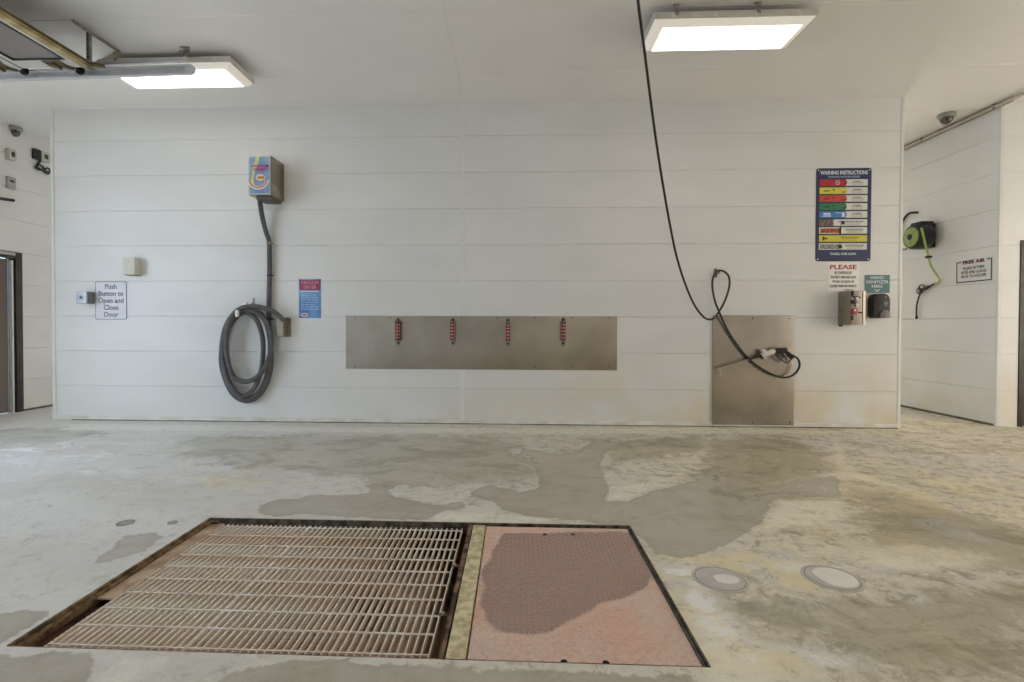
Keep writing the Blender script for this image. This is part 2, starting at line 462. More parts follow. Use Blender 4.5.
def set_attrs(me):
    n = len(me.vertices); co = np.empty(n * 3); me.vertices.foreach_get('co', co); co = co.reshape(-1, 3)
    X, Y = co[:, 0], co[:, 1]
    vals = {
        'wet': union(X, Y, WET), 'damp': union(X, Y, DAMP), 'pale': union(X, Y, PALE),
        'yellow': blobs(X, Y, [(690, 568, .17, .16, .9), (722, 566, .3, .15, .7), (765, 572, .32, .14, 1.1), (790, 578, .2, .12, .9), (740, 560, .5, .2, .4), (700, 620, .14, .3, .7), (730, 645, .2, .2, .8),
                               (240, 477, .45, .22, .9), (215, 484, .3, .12, .5), (900, 560, .8, .35, .55), (960, 500, 1.3, .4, .7), (880, 470, 1.2, .7, .5), (820, 530, .5, .2, .5), (780, 655, .5, .18, .6), (1000, 640, .6, .3, .25),
                               (640, 452, .6, .25, .5), (560, 448, .4, .2, .3), (950, 430, 1.5, 1.0, .35)]),
        'frost': blobs(X, Y, [(40, 450, 1.6, .5, .9), (200, 480, .7, .2, .5), (100, 470, .8, .25, .4), (700, 600, .12, .4, 1.0), (690, 572, .12, .12, .7), (780, 660, .5, .1, .8), (900, 555, .7, .25, .5), (770, 565, .5, .12, .5)]),
    }
    for k, v in vals.items():
        a = me.attributes.new(k, 'FLOAT', 'POINT'); a.data.foreach_set('value', v.astype(np.float32))

def floor_material():
    m = bpy.data.materials.new('damp_concrete'); m.use_nodes = True
    nt = m.node_tree; N = nt.nodes; L = nt.links; b = N['Principled BSDF']
    geo = N.new('ShaderNodeNewGeometry')
    def nz(scale, detail=8, rough=.6, mapping=None, dist=0):
        n = N.new('ShaderNodeTexNoise'); n.inputs['Scale'].default_value = scale; n.inputs['Detail'].default_value = detail
        n.inputs['Roughness'].default_value = rough; n.inputs['Distortion'].default_value = dist
        if mapping:
            mp = N.new('ShaderNodeMapping'); mp.inputs['Scale'].default_value = mapping; mp.inputs['Rotation'].default_value = (0, 0, -.35)
            L.new(geo.outputs['Position'], mp.inputs[0]); L.new(mp.outputs[0], n.inputs['Vector'])
        else: L.new(geo.outputs['Position'], n.inputs['Vector'])
        return n.outputs['Fac']
    def math_(op, a, bb):
        x = N.new('ShaderNodeMath'); x.operation = op
        for i, v in enumerate((a, bb)):
            if isinstance(v, (int, float)): x.inputs[i].default_value = v
            else: L.new(v, x.inputs[i])
        return x.outputs[0]
    def mr(v, a, bb, c=0, d=1, smooth=False):
        x = N.new('ShaderNodeMapRange'); L.new(v, x.inputs[0]); x.clamp = True
        if smooth: x.interpolation_type = 'SMOOTHSTEP'
        for i, q in zip((1, 2, 3, 4), (a, bb, c, d)): x.inputs[i].default_value = q
        return x.outputs[0]
    def attr(n):
        x = N.new('ShaderNodeAttribute'); x.attribute_name = n; return x.outputs['Fac']
    def mixc(f, a, rgb, mode='MIX'):
        x = N.new('ShaderNodeMixRGB'); x.blend_type = mode
        if isinstance(f, (int, float)): x.inputs[0].default_value = f
        else: L.new(f, x.inputs[0])
        if isinstance(a, tuple): x.inputs[1].default_value = s2l(a) + (1,)
        else: L.new(a, x.inputs[1])
        if isinstance(rgb, tuple): x.inputs[2].default_value = s2l(rgb) + (1,)
        else: L.new(rgb, x.inputs[2])
        return x.outputs[0]
    big = nz(.55, 7, .55, (1, 1.6, 1)); mid = nz(3.2, 10, .68); fine = nz(26, 6, .7); streak = nz(1.7, 13, .75, (1.0, 1.5, 1), 1.0)
    sx = N.new('ShaderNodeSeparateXYZ'); L.new(geo.outputs['Position'], sx.inputs[0])
    warm = mr(sx.outputs[0], -2.5, 2.5)
    base = mixc(warm, (222, 221, 217), (220, 211, 188))
    base = mixc(mr(big, .42, .62), base, (208, 204, 195))
    base = mixc(math_('MULTIPLY', mr(mid, .48, .66), .45), base, (230, 226, 211))
    base = mixc(math_('MULTIPLY', mr(streak, .50, .60), math_('MULTIPLY', warm, .62)), base, (163, 151, 118))
    base = mixc(math_('MULTIPLY', mr(fine, .52, .72), .25), base, (166, 159, 141))
    grit = nz(8, 15, .82, None, .6); cr = nz(15, 12, .8)
    base = mixc(math_('MULTIPLY', mr(grit, .515, .56), mr(warm, 0, 1, .10, .6)), base, (136, 126, 100))
    base = mixc(math_('MULTIPLY', mr(cr, .52, .58), mr(warm, 0, 1, .10, .6)), base, (240, 232, 206))
    # damp zones
    dn = math_('ADD', attr('damp'), math_('ADD', math_('MULTIPLY', math_('SUBTRACT', mid, .5), 1.0), math_('MULTIPLY', math_('SUBTRACT', grit, .5), .5)))
    dmask = mr(dn, -.06, .16, 0, .72, True)
    dcol = mixc(warm, (194, 192, 177), (164, 154, 126))
    base = mixc(dmask, base, dcol)
    base = mixc(math_('MULTIPLY', dmask, mr(streak, .47, .58, 0, .6)), base, (132, 122, 98))
    # yellow mineral stain
    ym = math_('MULTIPLY', attr('yellow'), mr(mid, .40, .58))
    base = mixc(mr(ym, .1, .95, 0, .55), base, (236, 220, 164))
    # white efflorescence
    fm = math_('MULTIPLY', attr('frost'), mr(streak, .46, .60))
    base = mixc(mr(fm, .15, .7, 0, .75), base, (248, 248, 247))
    # pale dry patches
    pn = math_('ADD', attr('pale'), math_('ADD', math_('MULTIPLY', math_('SUBTRACT', mid, .5), .26), math_('MULTIPLY', math_('SUBTRACT', grit, .5), .22)))
    base = mixc(math_('MULTIPLY', mr(pn, -.02, .05, 0, .62), mr(cr, .36, .58, .45, 1)), base, mixc(warm, (244, 240, 229), (243, 236, 212)))
    # wet patches
    wn = math_('ADD', math_('ADD', attr('wet'), math_('MULTIPLY', math_('SUBTRACT', mid, .5), .18)), math_('MULTIPLY', math_('SUBTRACT', grit, .5), .10))
    wmask = mr(wn, -.004, .012)
    wmask2 = mr(wn, -.03, .10)
    wcol = mixc(math_('MULTIPLY', mr(streak, .46, .58), .5), (182, 175, 160), (152, 143, 119))
    base = mixc(math_('MULTIPLY', wmask, .85), base, wcol)
    base = mixc(math_('MULTIPLY', mr(cr, .60, .66), .22), base, (226, 218, 196))
    base = mixc(math_('MULTIPLY', mr(grit, .56, .62), .30), base, (132, 124, 104))
    # thin dark rim at the edge of each wet patch
    rim = math_('MULTIPLY', mr(wn, -.004, .004), mr(wn, .004, .03, 1, 0))
    base = mixc(math_('MULTIPLY', rim, .22), base, (134, 127, 110))
    L.new(base, b.inputs['Base Color'])
    rg = mr(wmask2, 0, 1, .62, .30)
    rg2 = math_('SUBTRACT', rg, math_('MULTIPLY', dmask, .12))
    L.new(rg2, b.inputs['Roughness'])
    b.inputs['Specular IOR Level'].default_value = .45
    bp = N.new('ShaderNodeBump'); bp.inputs['Strength'].default_value = .35; bp.inputs['Distance'].default_value = .004
    hgt = math_('MULTIPLY', math_('ADD', fine, mid), mr(wmask, 0, 1, 1, .25))
    L.new(hgt, bp.inputs['Height']); L.new(bp.outputs['Normal'], b.inputs['Normal'])
    return m
M_FLOOR = floor_material()

def axis_pts(a, b, step, cuts):
    pts = sorted({a, b, *[c for c in cuts if a < c < b]})
    out = []
    for p, q in zip(pts[:-1], pts[1:]):
        n = max(1, int(round((q - p) / step)))
        out += [p + (q - p) * i / n for i in range(n)]
    return np.array(out + [pts[-1]])
def floor_grid():
    xs = axis_pts(XWL - .2, 9.4, .045, [PL, PR]); ys = axis_pts(YS - .2, YB + .2, .045, [PN, PF])
    nx, ny = len(xs), len(ys)
    X, Y = np.meshgrid(xs, ys)
    V = np.stack([X.ravel(), Y.ravel(), np.zeros(nx * ny)], 1)
    I, J = np.meshgrid(np.arange(nx - 1), np.arange(ny - 1)); I = I.ravel(); J = J.ravel()
    xc = (xs[I] + xs[I + 1]) / 2; yc = (ys[J] + ys[J + 1]) / 2
    keep = ~((xc > PL) & (xc < PR) & (yc > PN) & (yc < PF))
    I, J = I[keep], J[keep]
    F = np.stack([J * nx + I, J * nx + I + 1, (J + 1) * nx + I + 1, (J + 1) * nx + I], 1)
    me = bpy.data.meshes.new('floor'); me.from_pydata(V.tolist(), [], F.tolist())
    set_attrs(me)
    me.materials.append(M_FLOOR)
    # sides of the pit opening + slab underside are separate concrete below
    o = bpy.data.objects.new('floor', me); COL.objects.link(o)
    return struct(o)
floor_grid()
# unseen yard slab outside the open door, added to bounce daylight in
b = MB(); b.box(XWL - 9, XWL - .2, -6, 15, -.12, -.001); struct(b.build('floor_yard_bounce', mat('yard_concrete', (190, 187, 180), .8, noise_amt=.12, noise_scale=1.5)))
b = MB(); b.box(9.4, 18.4, -6, 15, -.12, -.001); b.box(XW + .3, 9.4, YRW + .25, 15, -.12, -.003); struct(b.build('floor_yard_bounce', mat('yard_concrete', (0, 0, 0))))  # unseen slabs outside the added openings, put in for bounced daylight

# pit lining
M_PIT = mat('muddy_pit_concrete', (88, 66, 48), .85, rgb2=(42, 30, 22), noise_scale=5, bump=.5)
b = MB()
PD = -.75
b.box(PL - .15, PL, PN - .15, PF + .15, PD, -.001); b.box(PR, PR + .15, PN - .15, PF + .15, PD, -.001)
b.box(PL, PR, PN - .15, PN, PD, -.001); b.box(PL, PR, PF, PF + .15, PD, -.001)
b.box(PL - .15, PR + .15, PN - .15, PF + .15, PD - .1, PD)
struct(b.build('floor_pit', M_PIT, smooth=False))
# sediment in the pit
def sediment():
    xs = np.linspace(PL + .001, CL - .03, 70); ys = np.linspace(PN + .001, PF - .001, 60)
    V = []; F = []
    for j, y in enumerate(ys):
        for i, x in enumerate(xs):
            t = (x - xs[0]) / (xs[-1] - xs[0])
            h = -.11 - .16 * max(0, t - .45) ** 1.1 * 1.8 + .05 * noise.noise(Vector((x * 2.2, y * 2.2, 1))) + .02 * noise.noise(Vector((x * 8, y * 8, 3)))
            if t > .9: h -= .45 * (t - .9) / .1 * (1 if y > PN + .35 else .2)
            V.append((x, y, min(h, -.066)))
    n = len(xs)
    for j in range(len(ys) - 1):
        for i in range(n - 1): F.append((j * n + i, j * n + i + 1, (j + 1) * n + i + 1, (j + 1) * n + i))
    me = bpy.data.meshes.new('pit_sediment'); me.from_pydata(V, [], F)
    me.polygons.foreach_set('use_smooth', [True] * len(me.polygons))
    me.materials.append(mat('brown_silt', (196, 168, 140), .8, rgb2=(104, 74, 54), noise_scale=3.0, bump=.4))
    o = bpy.data.objects.new('pit_sediment', me); COL.objects.link(o)
    o['kind'] = 'stuff'; tag(o, 'brown muddy silt lying beneath the bar grates', 'silt')
sediment()

# ------------------------------------------------------------------ pit frame, divider, grates, tread plate
M_RUST = mat('rusty_angle', (146, 112, 88), .75, .0, rgb2=(62, 42, 30), noise_scale=14, bump=.4)
M_MOSS = mat('mossy_steel_edge', (142, 118, 84), .85, .0, rgb2=(76, 60, 40), noise_scale=22, bump=.6, bump_scale=90)
M_BLKE = mat('dark_steel_edge', (110, 102, 88), .6, .1, rgb2=(52, 47, 40), noise_scale=18, bump=.3)
fr = thing('pit_frame', 'rusty steel angle frame lining the rectangular floor pit', 'pit frame', ((PL + PR) / 2, (PN + PF) / 2, -.05))
b = MB(); b.box(PL + .001, PL + .012, PN + .002, PF - .002, -.07, .004); b.box(PL + .012, PL + .030, PN + .002, PF - .002, -.020, -.014); b.box(PL + .026, PL + .032, PN + .002, PF - .002, -.014, -.006)
b.build('edge_angle', M_MOSS, fr, world=True)['label'] = 'mossy brown left edge angle'
b = MB(); b.box(PL + .0325, PL + .112, PN + .40, PF - .03, -.030, -.022)
b.build('ledge', mat('silty_ledge', (196, 172, 148), .75, rgb2=(164, 136, 110), noise_scale=9, bump=.4), fr, world=True)['label'] = 'silt-covered ledge left of the grate'
b = MB(); b.box(PL + .0125, PL + .112, PN + .010, PN + .395, -.075, -.062)
b.build('ledge', mat('dark_rust_ledge', (98, 66, 48), .8, rgb2=(56, 36, 26), noise_scale=9, bump=.4), fr, world=True)['label'] = 'bare dark rusty ledge at the near left corner'
b = MB(); b.box(PL + .012, PR - .001, PF - .012, PF - .001, -.05, .003); b.box(PL + .012, PR - .012, PF - .026, PF - .012, -.06, -.034)
b.build('edge_angle', M_BLKE, fr, world=True)['label'] = 'dark mildewed far edge angle'
b = MB(); b.box(PR - .009, PR - .001, PN + .002, PF - .012, -.05, .004); b.box(PR - .022, PR - .017, PN + .002, PF - .03, -.045, -.001); b.box(PR - .018, PR - .008, PN + .002, PF - .02, -.045, -.028)
b.build('edge_angle', M_BLKE, fr, world=True)['label'] = 'dark double right edge angle'
b = MB(); b.box(PL + .012, PR - .02, PN + .001, PN + .010, -.05, -.003)
b.build('edge_angle', M_RUST, fr, world=True)
b = MB(); b.box(PL + .034, PL + .085, PF - .055, PF - .029, -.021, -.006, .004)
b.build('corner_block', M_RUST, fr, world=True)

dv = thing('divider_beam', 'mossy yellowish concrete beam between the grates and the tread plate', 'beam', ((CL + CR) / 2, (PN + PF) / 2, -.75))
b = MB(); b.box(CL + .003, CR - .003, PN + .011, PF - .027, -.745, -.004, .004)
b.build('beam', mat('mossy_concrete', (220, 208, 172), .85, rgb2=(182, 168, 126), noise_scale=26, bump=.5), dv, world=True)
b = MB(); b.box(CL - .026, CL + .002, PN + .011, PF - .027, -.012, -.006); b.box(CL - .004, CL + .002, PN + .011, PF - .027, -.10, -.006); b.box(CL - .028, CL - .022, PN + .011, PF - .027, -.07, -.006)
b.build('edge_angle', M_RUST, dv, world=True)['label'] = 'brown rusty angle along the beam'

M_GRATE = mat('weathered_grating', (243, 236, 226), .55, .0, rgb2=(226, 206, 184), noise_scale=5)
GT, GH = -.026, .032
def bar_mesh(L):
    b = MB(); n = int(L / .026); top = []
    for i in range(n):
        y0 = i * L / n; w = L / n
        top += [(y0, 0.0), (y0 + w * .62, 0.0), (y0 + w * .72, -.0032), (y0 + w * .92, -.0032)]
    top.append((L, 0.0))
    pts = [(0, -GH)] + top + [(L, -GH)]
    b.prism(pts, 'x', -.0026, .0026)
    return b
def grate(x0, x1, label):
    L = (PF - .032) - (PN + .013); y0 = PN + .013
    t = thing('bar_grate', label, 'grate', ((x0 + x1) / 2, y0 + L / 2, GT - GH), 'serrated bar grates over the floor pit')
    n = int(round((x1 - x0) / .033)); first = None
    for i in range(n + 1):
        x = x0 + (x1 - x0) * i / n - t.location.x
        if first is None:
            first = bar_mesh(L).build('bearing_bar', M_GRATE, t, smooth=False); o = first
        else:
            o = first.copy(); COL.objects.link(o)
        o.parent = t; o.location = (x, -L / 2, GH)
    first = None; m = 10
    for j in range(m):
        y = -L / 2 + .05 + (L - .085) * j / (m - 1)
        if first is None:
            w = (x1 - x0) / 2
            first = MB().box(-w, w, -.0034, .0034, -.0034, .0034, .001).build('cross_rod', M_GRATE, t); o = first
        else:
            o = first.copy(); COL.objects.link(o)
        o.parent = t; o.location = (0, y, GH - .0022)
    return t
GX0, GXM, GX1 = PL + .115, -1.352, CL - .07
grate(GX0, GXM - .004, 'narrower left-hand serrated steel bar grate over the silted pit')
grate(GXM + .004, GX1, 'wider serrated steel bar grate beside the mossy divider beam')
for i, (px, py) in enumerate(((459, 567), (452, 616))):
    p = on_floor(px, py, -.03)
    c = thing('grate_clip', ['rusty clip at far right edge of the wider grate', 'rusty clip at near right edge of the wider grate'][i], 'clip', (GX1 + .004, p.y, GT))
    b = MB(); b.box(-.004, .042, -.011, .011, .0006, .006, .001); b.build('strap', M_RUST, c)
    b = MB(); b.lathe([(.009, .006), (.009, .012), (.006, .014)], (.012, 0, 0), n=6); b.build('bolt', mat('pale_bolt', (176, 166, 150), .5, .4), c)

# tread plate
TX0, TX1, TY0, TY1, TZ = CR + .004, PR - .026, PN + .012, PF - .03, -.010
WETP = [tuple(on_floor(*p, TZ).xy) for p in [(503, 533), (560, 532), (632, 532), (642, 548), (652, 574), (650, 586), (630, 596), (600, 607), (575, 622), (550, 633), (525, 636), (500, 632), (482, 622), (476, 605), (482, 575), (490, 550)]]
def plate_material():
    m = bpy.data.materials.new('rusty_tread_plate'); m.use_nodes = True
    nt = m.node_tree; N = nt.nodes; L = nt.links; b = N['Principled BSDF']
    g = N.new('ShaderNodeNewGeometry')
    a = N.new('ShaderNodeAttribute'); a.attribute_name = 'wet'
    n = N.new('ShaderNodeTexNoise'); n.inputs['Scale'].default_value = 3.5; n.inputs['Detail'].default_value = 7; L.new(g.outputs['Position'], n.inputs['Vector'])
    n2 = N.new('ShaderNodeTexNoise'); n2.inputs['Scale'].default_value = 45; n2.inputs['Detail'].default_value = 5; L.new(g.outputs['Position'], n2.inputs['Vector'])
    r = N.new('ShaderNodeValToRGB'); L.new(n.outputs['Fac'], r.inputs[0])
    r.color_ramp.elements[0].color = s2l((226, 184, 162)) + (1,); r.color_ramp.elements[0].position = .38
    r.color_ramp.elements[1].color = s2l((222, 198, 184)) + (1,); r.color_ramp.elements[1].position = .62
    r2 = N.new('ShaderNodeMapRange'); L.new(n2.outputs['Fac'], r2.inputs[0]); r2.inputs[1].default_value = .5; r2.inputs[2].default_value = .75; r2.inputs[4].default_value = .45
    m1 = N.new('ShaderNodeMixRGB'); L.new(r2.outputs[0], m1.inputs[0]); L.new(r.outputs[0], m1.inputs[1]); m1.inputs[2].default_value = s2l((192, 150, 128)) + (1,)
    s = N.new('ShaderNodeMath'); s.operation = 'MULTIPLY_ADD'; L.new(n.outputs['Fac'], s.inputs[0]); s.inputs[1].default_value = .12; s.inputs[2].default_value = -.06
    ad = N.new('ShaderNodeMath'); L.new(a.outputs['Fac'], ad.inputs[0]); L.new(s.outputs[0], ad.inputs[1])
    wm = N.new('ShaderNodeMapRange'); L.new(ad.outputs[0], wm.inputs[0]); wm.inputs[1].default_value = -.006; wm.inputs[2].default_value = .02
    m2 = N.new('ShaderNodeMixRGB'); L.new(wm.outputs[0], m2.inputs[0]); L.new(m1.outputs[0], m2.inputs[1]); m2.inputs[2].default_value = s2l((172, 142, 130)) + (1,)
    al = N.new('ShaderNodeAttribute'); al.attribute_name = 'lug'
    lm = N.new('ShaderNodeMath'); lm.operation = 'MULTIPLY'; wi = N.new('ShaderNodeMapRange'); L.new(wm.outputs[0], wi.inputs[0]); wi.inputs[3].default_value = 1; wi.inputs[4].default_value = .35
    am = N.new('ShaderNodeMath'); am.operation = 'MULTIPLY'; L.new(al.outputs['Fac'], am.inputs[0]); L.new(wi.outputs[0], am.inputs[1]); L.new(am.outputs[0], lm.inputs[0]); lm.inputs[1].default_value = .42
    m3 = N.new('ShaderNodeMixRGB'); L.new(lm.outputs[0], m3.inputs[0]); L.new(m2.outputs[0], m3.inputs[1]); m3.inputs[2].default_value = s2l((222, 206, 192)) + (1,)
    L.new(m3.outputs[0], b.inputs['Base Color'])
    rr = N.new('ShaderNodeMapRange'); L.new(wm.outputs[0], rr.inputs[0]); rr.inputs[3].default_value = .55; rr.inputs[4].default_value = .14
    L.new(rr.outputs[0], b.inputs['Roughness']); b.inputs['Metallic'].default_value = .0
    return m
def tread_plate():
    t = thing('tread_plate', 'rusty diamond tread steel cover plate with a wet patch, right of the beam', 'cover plate', ((TX0 + TX1) / 2, (TY0 + TY1) / 2, TZ - .012))
    lx, ly = t.location.x, t.location.y
    V = []; F = []
    holes = [on_floor(px, py, TZ) for px, py in ((545, 534.5), (573, 534.5), (564, 662), (606, 663))]
    xs = np.linspace(TX0, TX1, 50); ys = np.linspace(TY0, TY1, 70); n = len(xs)
    for y in ys:
        for x in xs: V.append((x, y, 0.0))
    for j in range(len(ys) - 1):
        for i in range(n - 1): F.append((j * n + i, j * n + i + 1, (j + 1) * n + i + 1, (j + 1) * n + i))
    # plate edge
    k = len(V)
    V += [(TX0, TY0, -.012), (TX1, TY0, -.012), (TX1, TY1, -.012), (TX0, TY1, -.012), (TX0, TY0, 0), (TX1, TY0, 0), (TX1, TY1, 0), (TX0, TY1, 0)]
    for q in ((0, 1, 5, 4), (1, 2, 6, 5), (2, 3, 7, 6), (3, 0, 4, 7), (3, 2, 1, 0)): F.append(tuple(k + a for a in q))
    k0 = len(V); P = .0265; row = 0; yy = TY0 + P / 2
    while yy < TY1 - P * .4:
        c = 0; xx = TX0 + P / 2
        while xx < TX1 - P * .4:
            if min((Vector((xx, yy)) - h.xy).length for h in holes) > .026:
                a = PI / 4 if (row + c) % 2 == 0 else -PI / 4
                u = (math.cos(a), math.sin(a)); v = (-u[1], u[0]); k = len(V)
                for L_, W_, z in ((.0165, .0052, 0.0), (.0120, .0026, .0038)):
                    for sa, sb in ((-1, 0), (0, -1), (1, 0), (0, 1)):
                        V.append((xx + u[0] * sa * L_ + v[0] * sb * W_, yy + u[1] * sa * L_ + v[1] * sb * W_, z))
                F.append((k + 4, k + 5, k + 6, k + 7))
                for q in range(4): F.append((k + q, k + (q + 1) % 4, k + 4 + (q + 1) % 4, k + 4 + q))
            xx += P; c += 1
        yy += P; row += 1
    A = np.array(V)
    w = sdf(A[:, 0], A[:, 1], WETP)
    me = bpy.data.meshes.new('plate'); me.from_pydata([(a - lx, b_ - ly, c + .012) for a, b_, c in V], [], F)
    at = me.attributes.new('wet', 'FLOAT', 'POINT'); at.data.foreach_set('value', w.astype(np.float32))
    lg = np.zeros(len(V)); lg[k0:] = 1.0
    a2_ = me.attributes.new('lug', 'FLOAT', 'POINT'); a2_.data.foreach_set('value', lg.astype(np.float32))
    me.materials.append(plate_material())
    o = bpy.data.objects.new('plate', me); COL.objects.link(o); o.parent = t
    for h in holes:
        b = MB(); b.lathe([(.0135, .0115), (.0135, .0135), (.0105, .0135), (.0100, .0125)], (h.x - lx, h.y - ly, 0), n=20)
        b.build('lifting_hole', mat('hole_black', (10, 9, 8), .9), t)
tread_plate()

# ------------------------------------------------------------------ round covers and small floor plugs
def cover(px, py, r, label, pale, pc, pr):
    p = on_floor(px, py); t = thing('round_cover', label, 'cover', (p.x, p.y, 0), 'round covers set in the floor')
    b = MB(); b.lathe([(r * 1.12, 0.0003), (r * 1.12, .002), (r * .99, .003), (r * .985, .0004)], n=48)
    b.build('ring', mat('grey_cover_ring', (196, 190, 180), .5, noise_amt=.15, noise_scale=12), t)
    b = MB(); b.lathe([(r * .965, .0005), (r * .965, .0034), (r * .94, .004)], n=48); b.build('lid', mat('grey_cover_lid', (198, 191, 184), .4, noise_amt=.12, noise_scale=9), t)
    b = MB(); b.lathe([(r * .995, .0004), (r * .995, .0032), (r * .955, .0032)], n=48); b.build('gap', mat('cover_gap', (120, 112, 106), .8), t)
    b = MB(); q = MB()
    pts = [(pc[0] + pr[0] * math.cos(a) * (1 + .05 * math.sin(3 * a + 1)), pc[1] + pr[1] * math.sin(a) * (1 + .06 * math.cos(2 * a))) for a in [2 * PI * k / 40 for k in range(40)]]
    q.prism(pts, 'z', .004, .0046); q.build('dry_patch', mat('dry_cover_patch', (236, 231, 224), .6, noise_amt=.05), t)['label'] = 'pale dry patch'
    return t
cover(720, 579, .122, 'round grey floor cover with small pale patch, nearer the tread plate', 1, (.03, -.005), (.062, .05))
cover(832, 578, .125, 'round floor cover with mostly pale lid, farther from the tread plate', 1, (.018, .002), (.094, .108))
for (px, py, r, lab) in ((125.5, 523, .052, 'larger small metal ring plug in the concrete left of the grates'), (172.5, 522.7, .03, 'smallest metal ring plug in the concrete close to the pit corner')):
    p = on_floor(px, py); t = thing('floor_plug', lab, 'plug', (p.x, p.y, 0))
    b = MB(); b.lathe([(r, .0003), (r, .003), (r * .8, .003), (r * .78, .0005)], n=32); b.build('ring', mat('plug_ring', (150, 146, 142), .5, .3, noise_amt=.3, noise_scale=30), t)
    b = MB(); b.lathe([(r * .76, .0003), (r * .76, .0018), (r * .6, .0022)], n=32); b.build('cap', mat('plug_cap', (172, 168, 162), .6, noise_amt=.15, noise_scale=30), t)

# ------------------------------------------------------------------ ceiling lamps
M_LENS = mat('frosted_lens', (255, 250, 235), .4, emit=LAMP_STR)
M_LENSE = mat('lens_rim', (228, 222, 208), .3, emit=.22)
def make_lamp():
    t = thing('ceiling_light', '', 'ceiling light', (0, 0, H))
    L2, W2 = .725, .25
    b = MB(); b.box(-L2, L2, -W2, W2, -.125, -.065, .012); b.build('housing', mat('lamp_housing', (206, 202, 192), .45, noise_amt=.08), t)
    # tapered clear rim of the lens
    b = MB(); A = [(-L2 + .012, -W2 + .012), (L2 - .012, -W2 + .012), (L2 - .012, W2 - .012), (-L2 + .012, W2 - .012)]
    B = [(-L2 + .06, -W2 + .045), (L2 - .06, -W2 + .045), (L2 - .06, W2 - .045), (-L2 + .06, W2 - .045)]
    va = [b.bm.verts.new((x, y, -.124)) for x, y in A]; vb = [b.bm.verts.new((x, y, -.172)) for x, y in B]
    for i in range(4): b.bm.faces.new([va[i], va[(i + 1) % 4], vb[(i + 1) % 4], vb[i]])
    b.bm.faces.new(va[::-1]); b.bm.faces.new(vb)
    ln = b.build('lens', M_LENSE, t)
    b = MB(); b.box(-L2 + .105, L2 - .105, -W2 + .072, W2 - .052, -.1765, -.1725, .0015); b.build('diffuser', M_LENS, t).parent = ln
    for sx in (-.52, .20):
        for sy in (-1, 1):
            b = MB(); b.box(sx - .018, sx + .018, sy * (W2 + .004) - .004, sy * (W2 + .004) + .004, -.10, -.002); b.box(sx - .024, sx + .024, sy * (W2 + .004) - (.03 if sy > 0 else 0), sy * (W2 + .004) + (.0 if sy > 0 else .03), -.006, -.0005)
            b.box(sx - .01, sx + .01, sy * (W2 + .012) - .006, sy * (W2 + .012) + .006, -.07, -.05)
            b.build('mounting_bracket', M_ZINC, t)
    for sx in (-.55, -.18, .18, .55):
        for sy in (-1, 1):
            b = MB(); b.box(sx - .018, sx + .018, sy * (W2 + .003) - .004, sy * (W2 + .003) + .004, -.135, -.085, .002); b.build('latch', mat('lamp_latch', (214, 210, 200), .4), t)
    return t
lamp0 = make_lamp()
zb = H - .172
a1 = on_floor(641, 50.5, zb); a2 = on_floor(789, 50.5, zb)
LR = Vector(((a1.x + a2.x) / 2, a1.y - .19, H))
a1 = on_floor(130, 88.5, zb); a2 = on_floor(251, 85.5, zb)
LL = Vector(((a1.x + a2.x) / 2, (a1.y + a2.y) / 2 - .19, H))
lamp0.location = LR
lamp0['label'] = 'lit rectangular ceiling light crossed by the hanging hose, right of centre'
dup(lamp0, LL, 'lit rectangular ceiling light partly behind the overhead door track')
for q, nm in (((LL.x - .1, 2.1, H), 'over the left half of the pit, out of view'), ((LR.x, 2.1, H), 'over the right half of the bay, out of view'), ((LL.x + .2, .1, H), 'over the bay behind the photographer on the left'), ((LR.x, .1, H), 'over the bay behind the photographer, centre'), ((6.3, 3.2, H), 'over the right end of the bay'),
              ((-3.0, 9.0, H), 'behind the partition on the left'), ((3.2, 9.0, H), 'behind the partition on the right')):
    dup(lamp0, q, 'added unseen fill light ' + nm)  # unseen lamps, added to brighten the room

# ------------------------------------------------------------------ overhead door, raised, and its track
YR = 4.93
def rail_pt(px, py): return on_y(px, py, YR)
r0, r1 = rail_pt(0, 76.5), rail_pt(190, 69.5)
dirr = (r1 - r0).normalized(); rA = r1 + dirr * ((XWL + .25 - r1.x) / dirr.x)
tr = thing('door_track', 'galvanised overhead door track hanging below the ceiling at upper left', 'track', tuple(r1))
b = MB()
def crail(b, A, B, hh=.046, dd=.04, th=.004):
    # channel open towards the door (-y)
    b.bar(A + Vector((0, dd / 2, 0)), B + Vector((0, dd / 2, 0)), th, 2 * hh)
    for s in (-1, 1):
        b.bar(A + Vector((0, 0, s * hh)), B + Vector((0, 0, s * hh)), dd, th)
        b.bar(A + Vector((0, -dd / 2, s * (hh - .008))), B + Vector((0, -dd / 2, s * (hh - .008))), th, .018)
crail(b, rA, r1)
b.tube([rA + Vector((-.02, 0, -.02)), rA + Vector((-.12, 0, -.12)), rA + Vector((-.16, 0, -.3)), rA + Vector((-.16, 0, -3.3))], .028, 8)
b.build('channel', M_GALV, tr, world=True)
b = MB(); e = r1 + Vector((0.0, 0, 0)); b.lathe([(.046, -.016), (.050, -.012), (.050, .016), (.044, .02)], tuple(e + Vector((.0, 0, 0))), 'y', 20); b.build('end_stop', M_GALV, tr, world=True)
b = MB()
for px in (113, 146, 166, 188):
    p = rail_pt(px, 69.5 + (190 - px) * .035); b.lathe([(.005, 0), (.005, .005)], (p.x, p.y - .027, p.z), 'y', 8)
b.build('rivet', mat('bright_rivet', (220, 220, 215), .3, .8), tr, world=True)
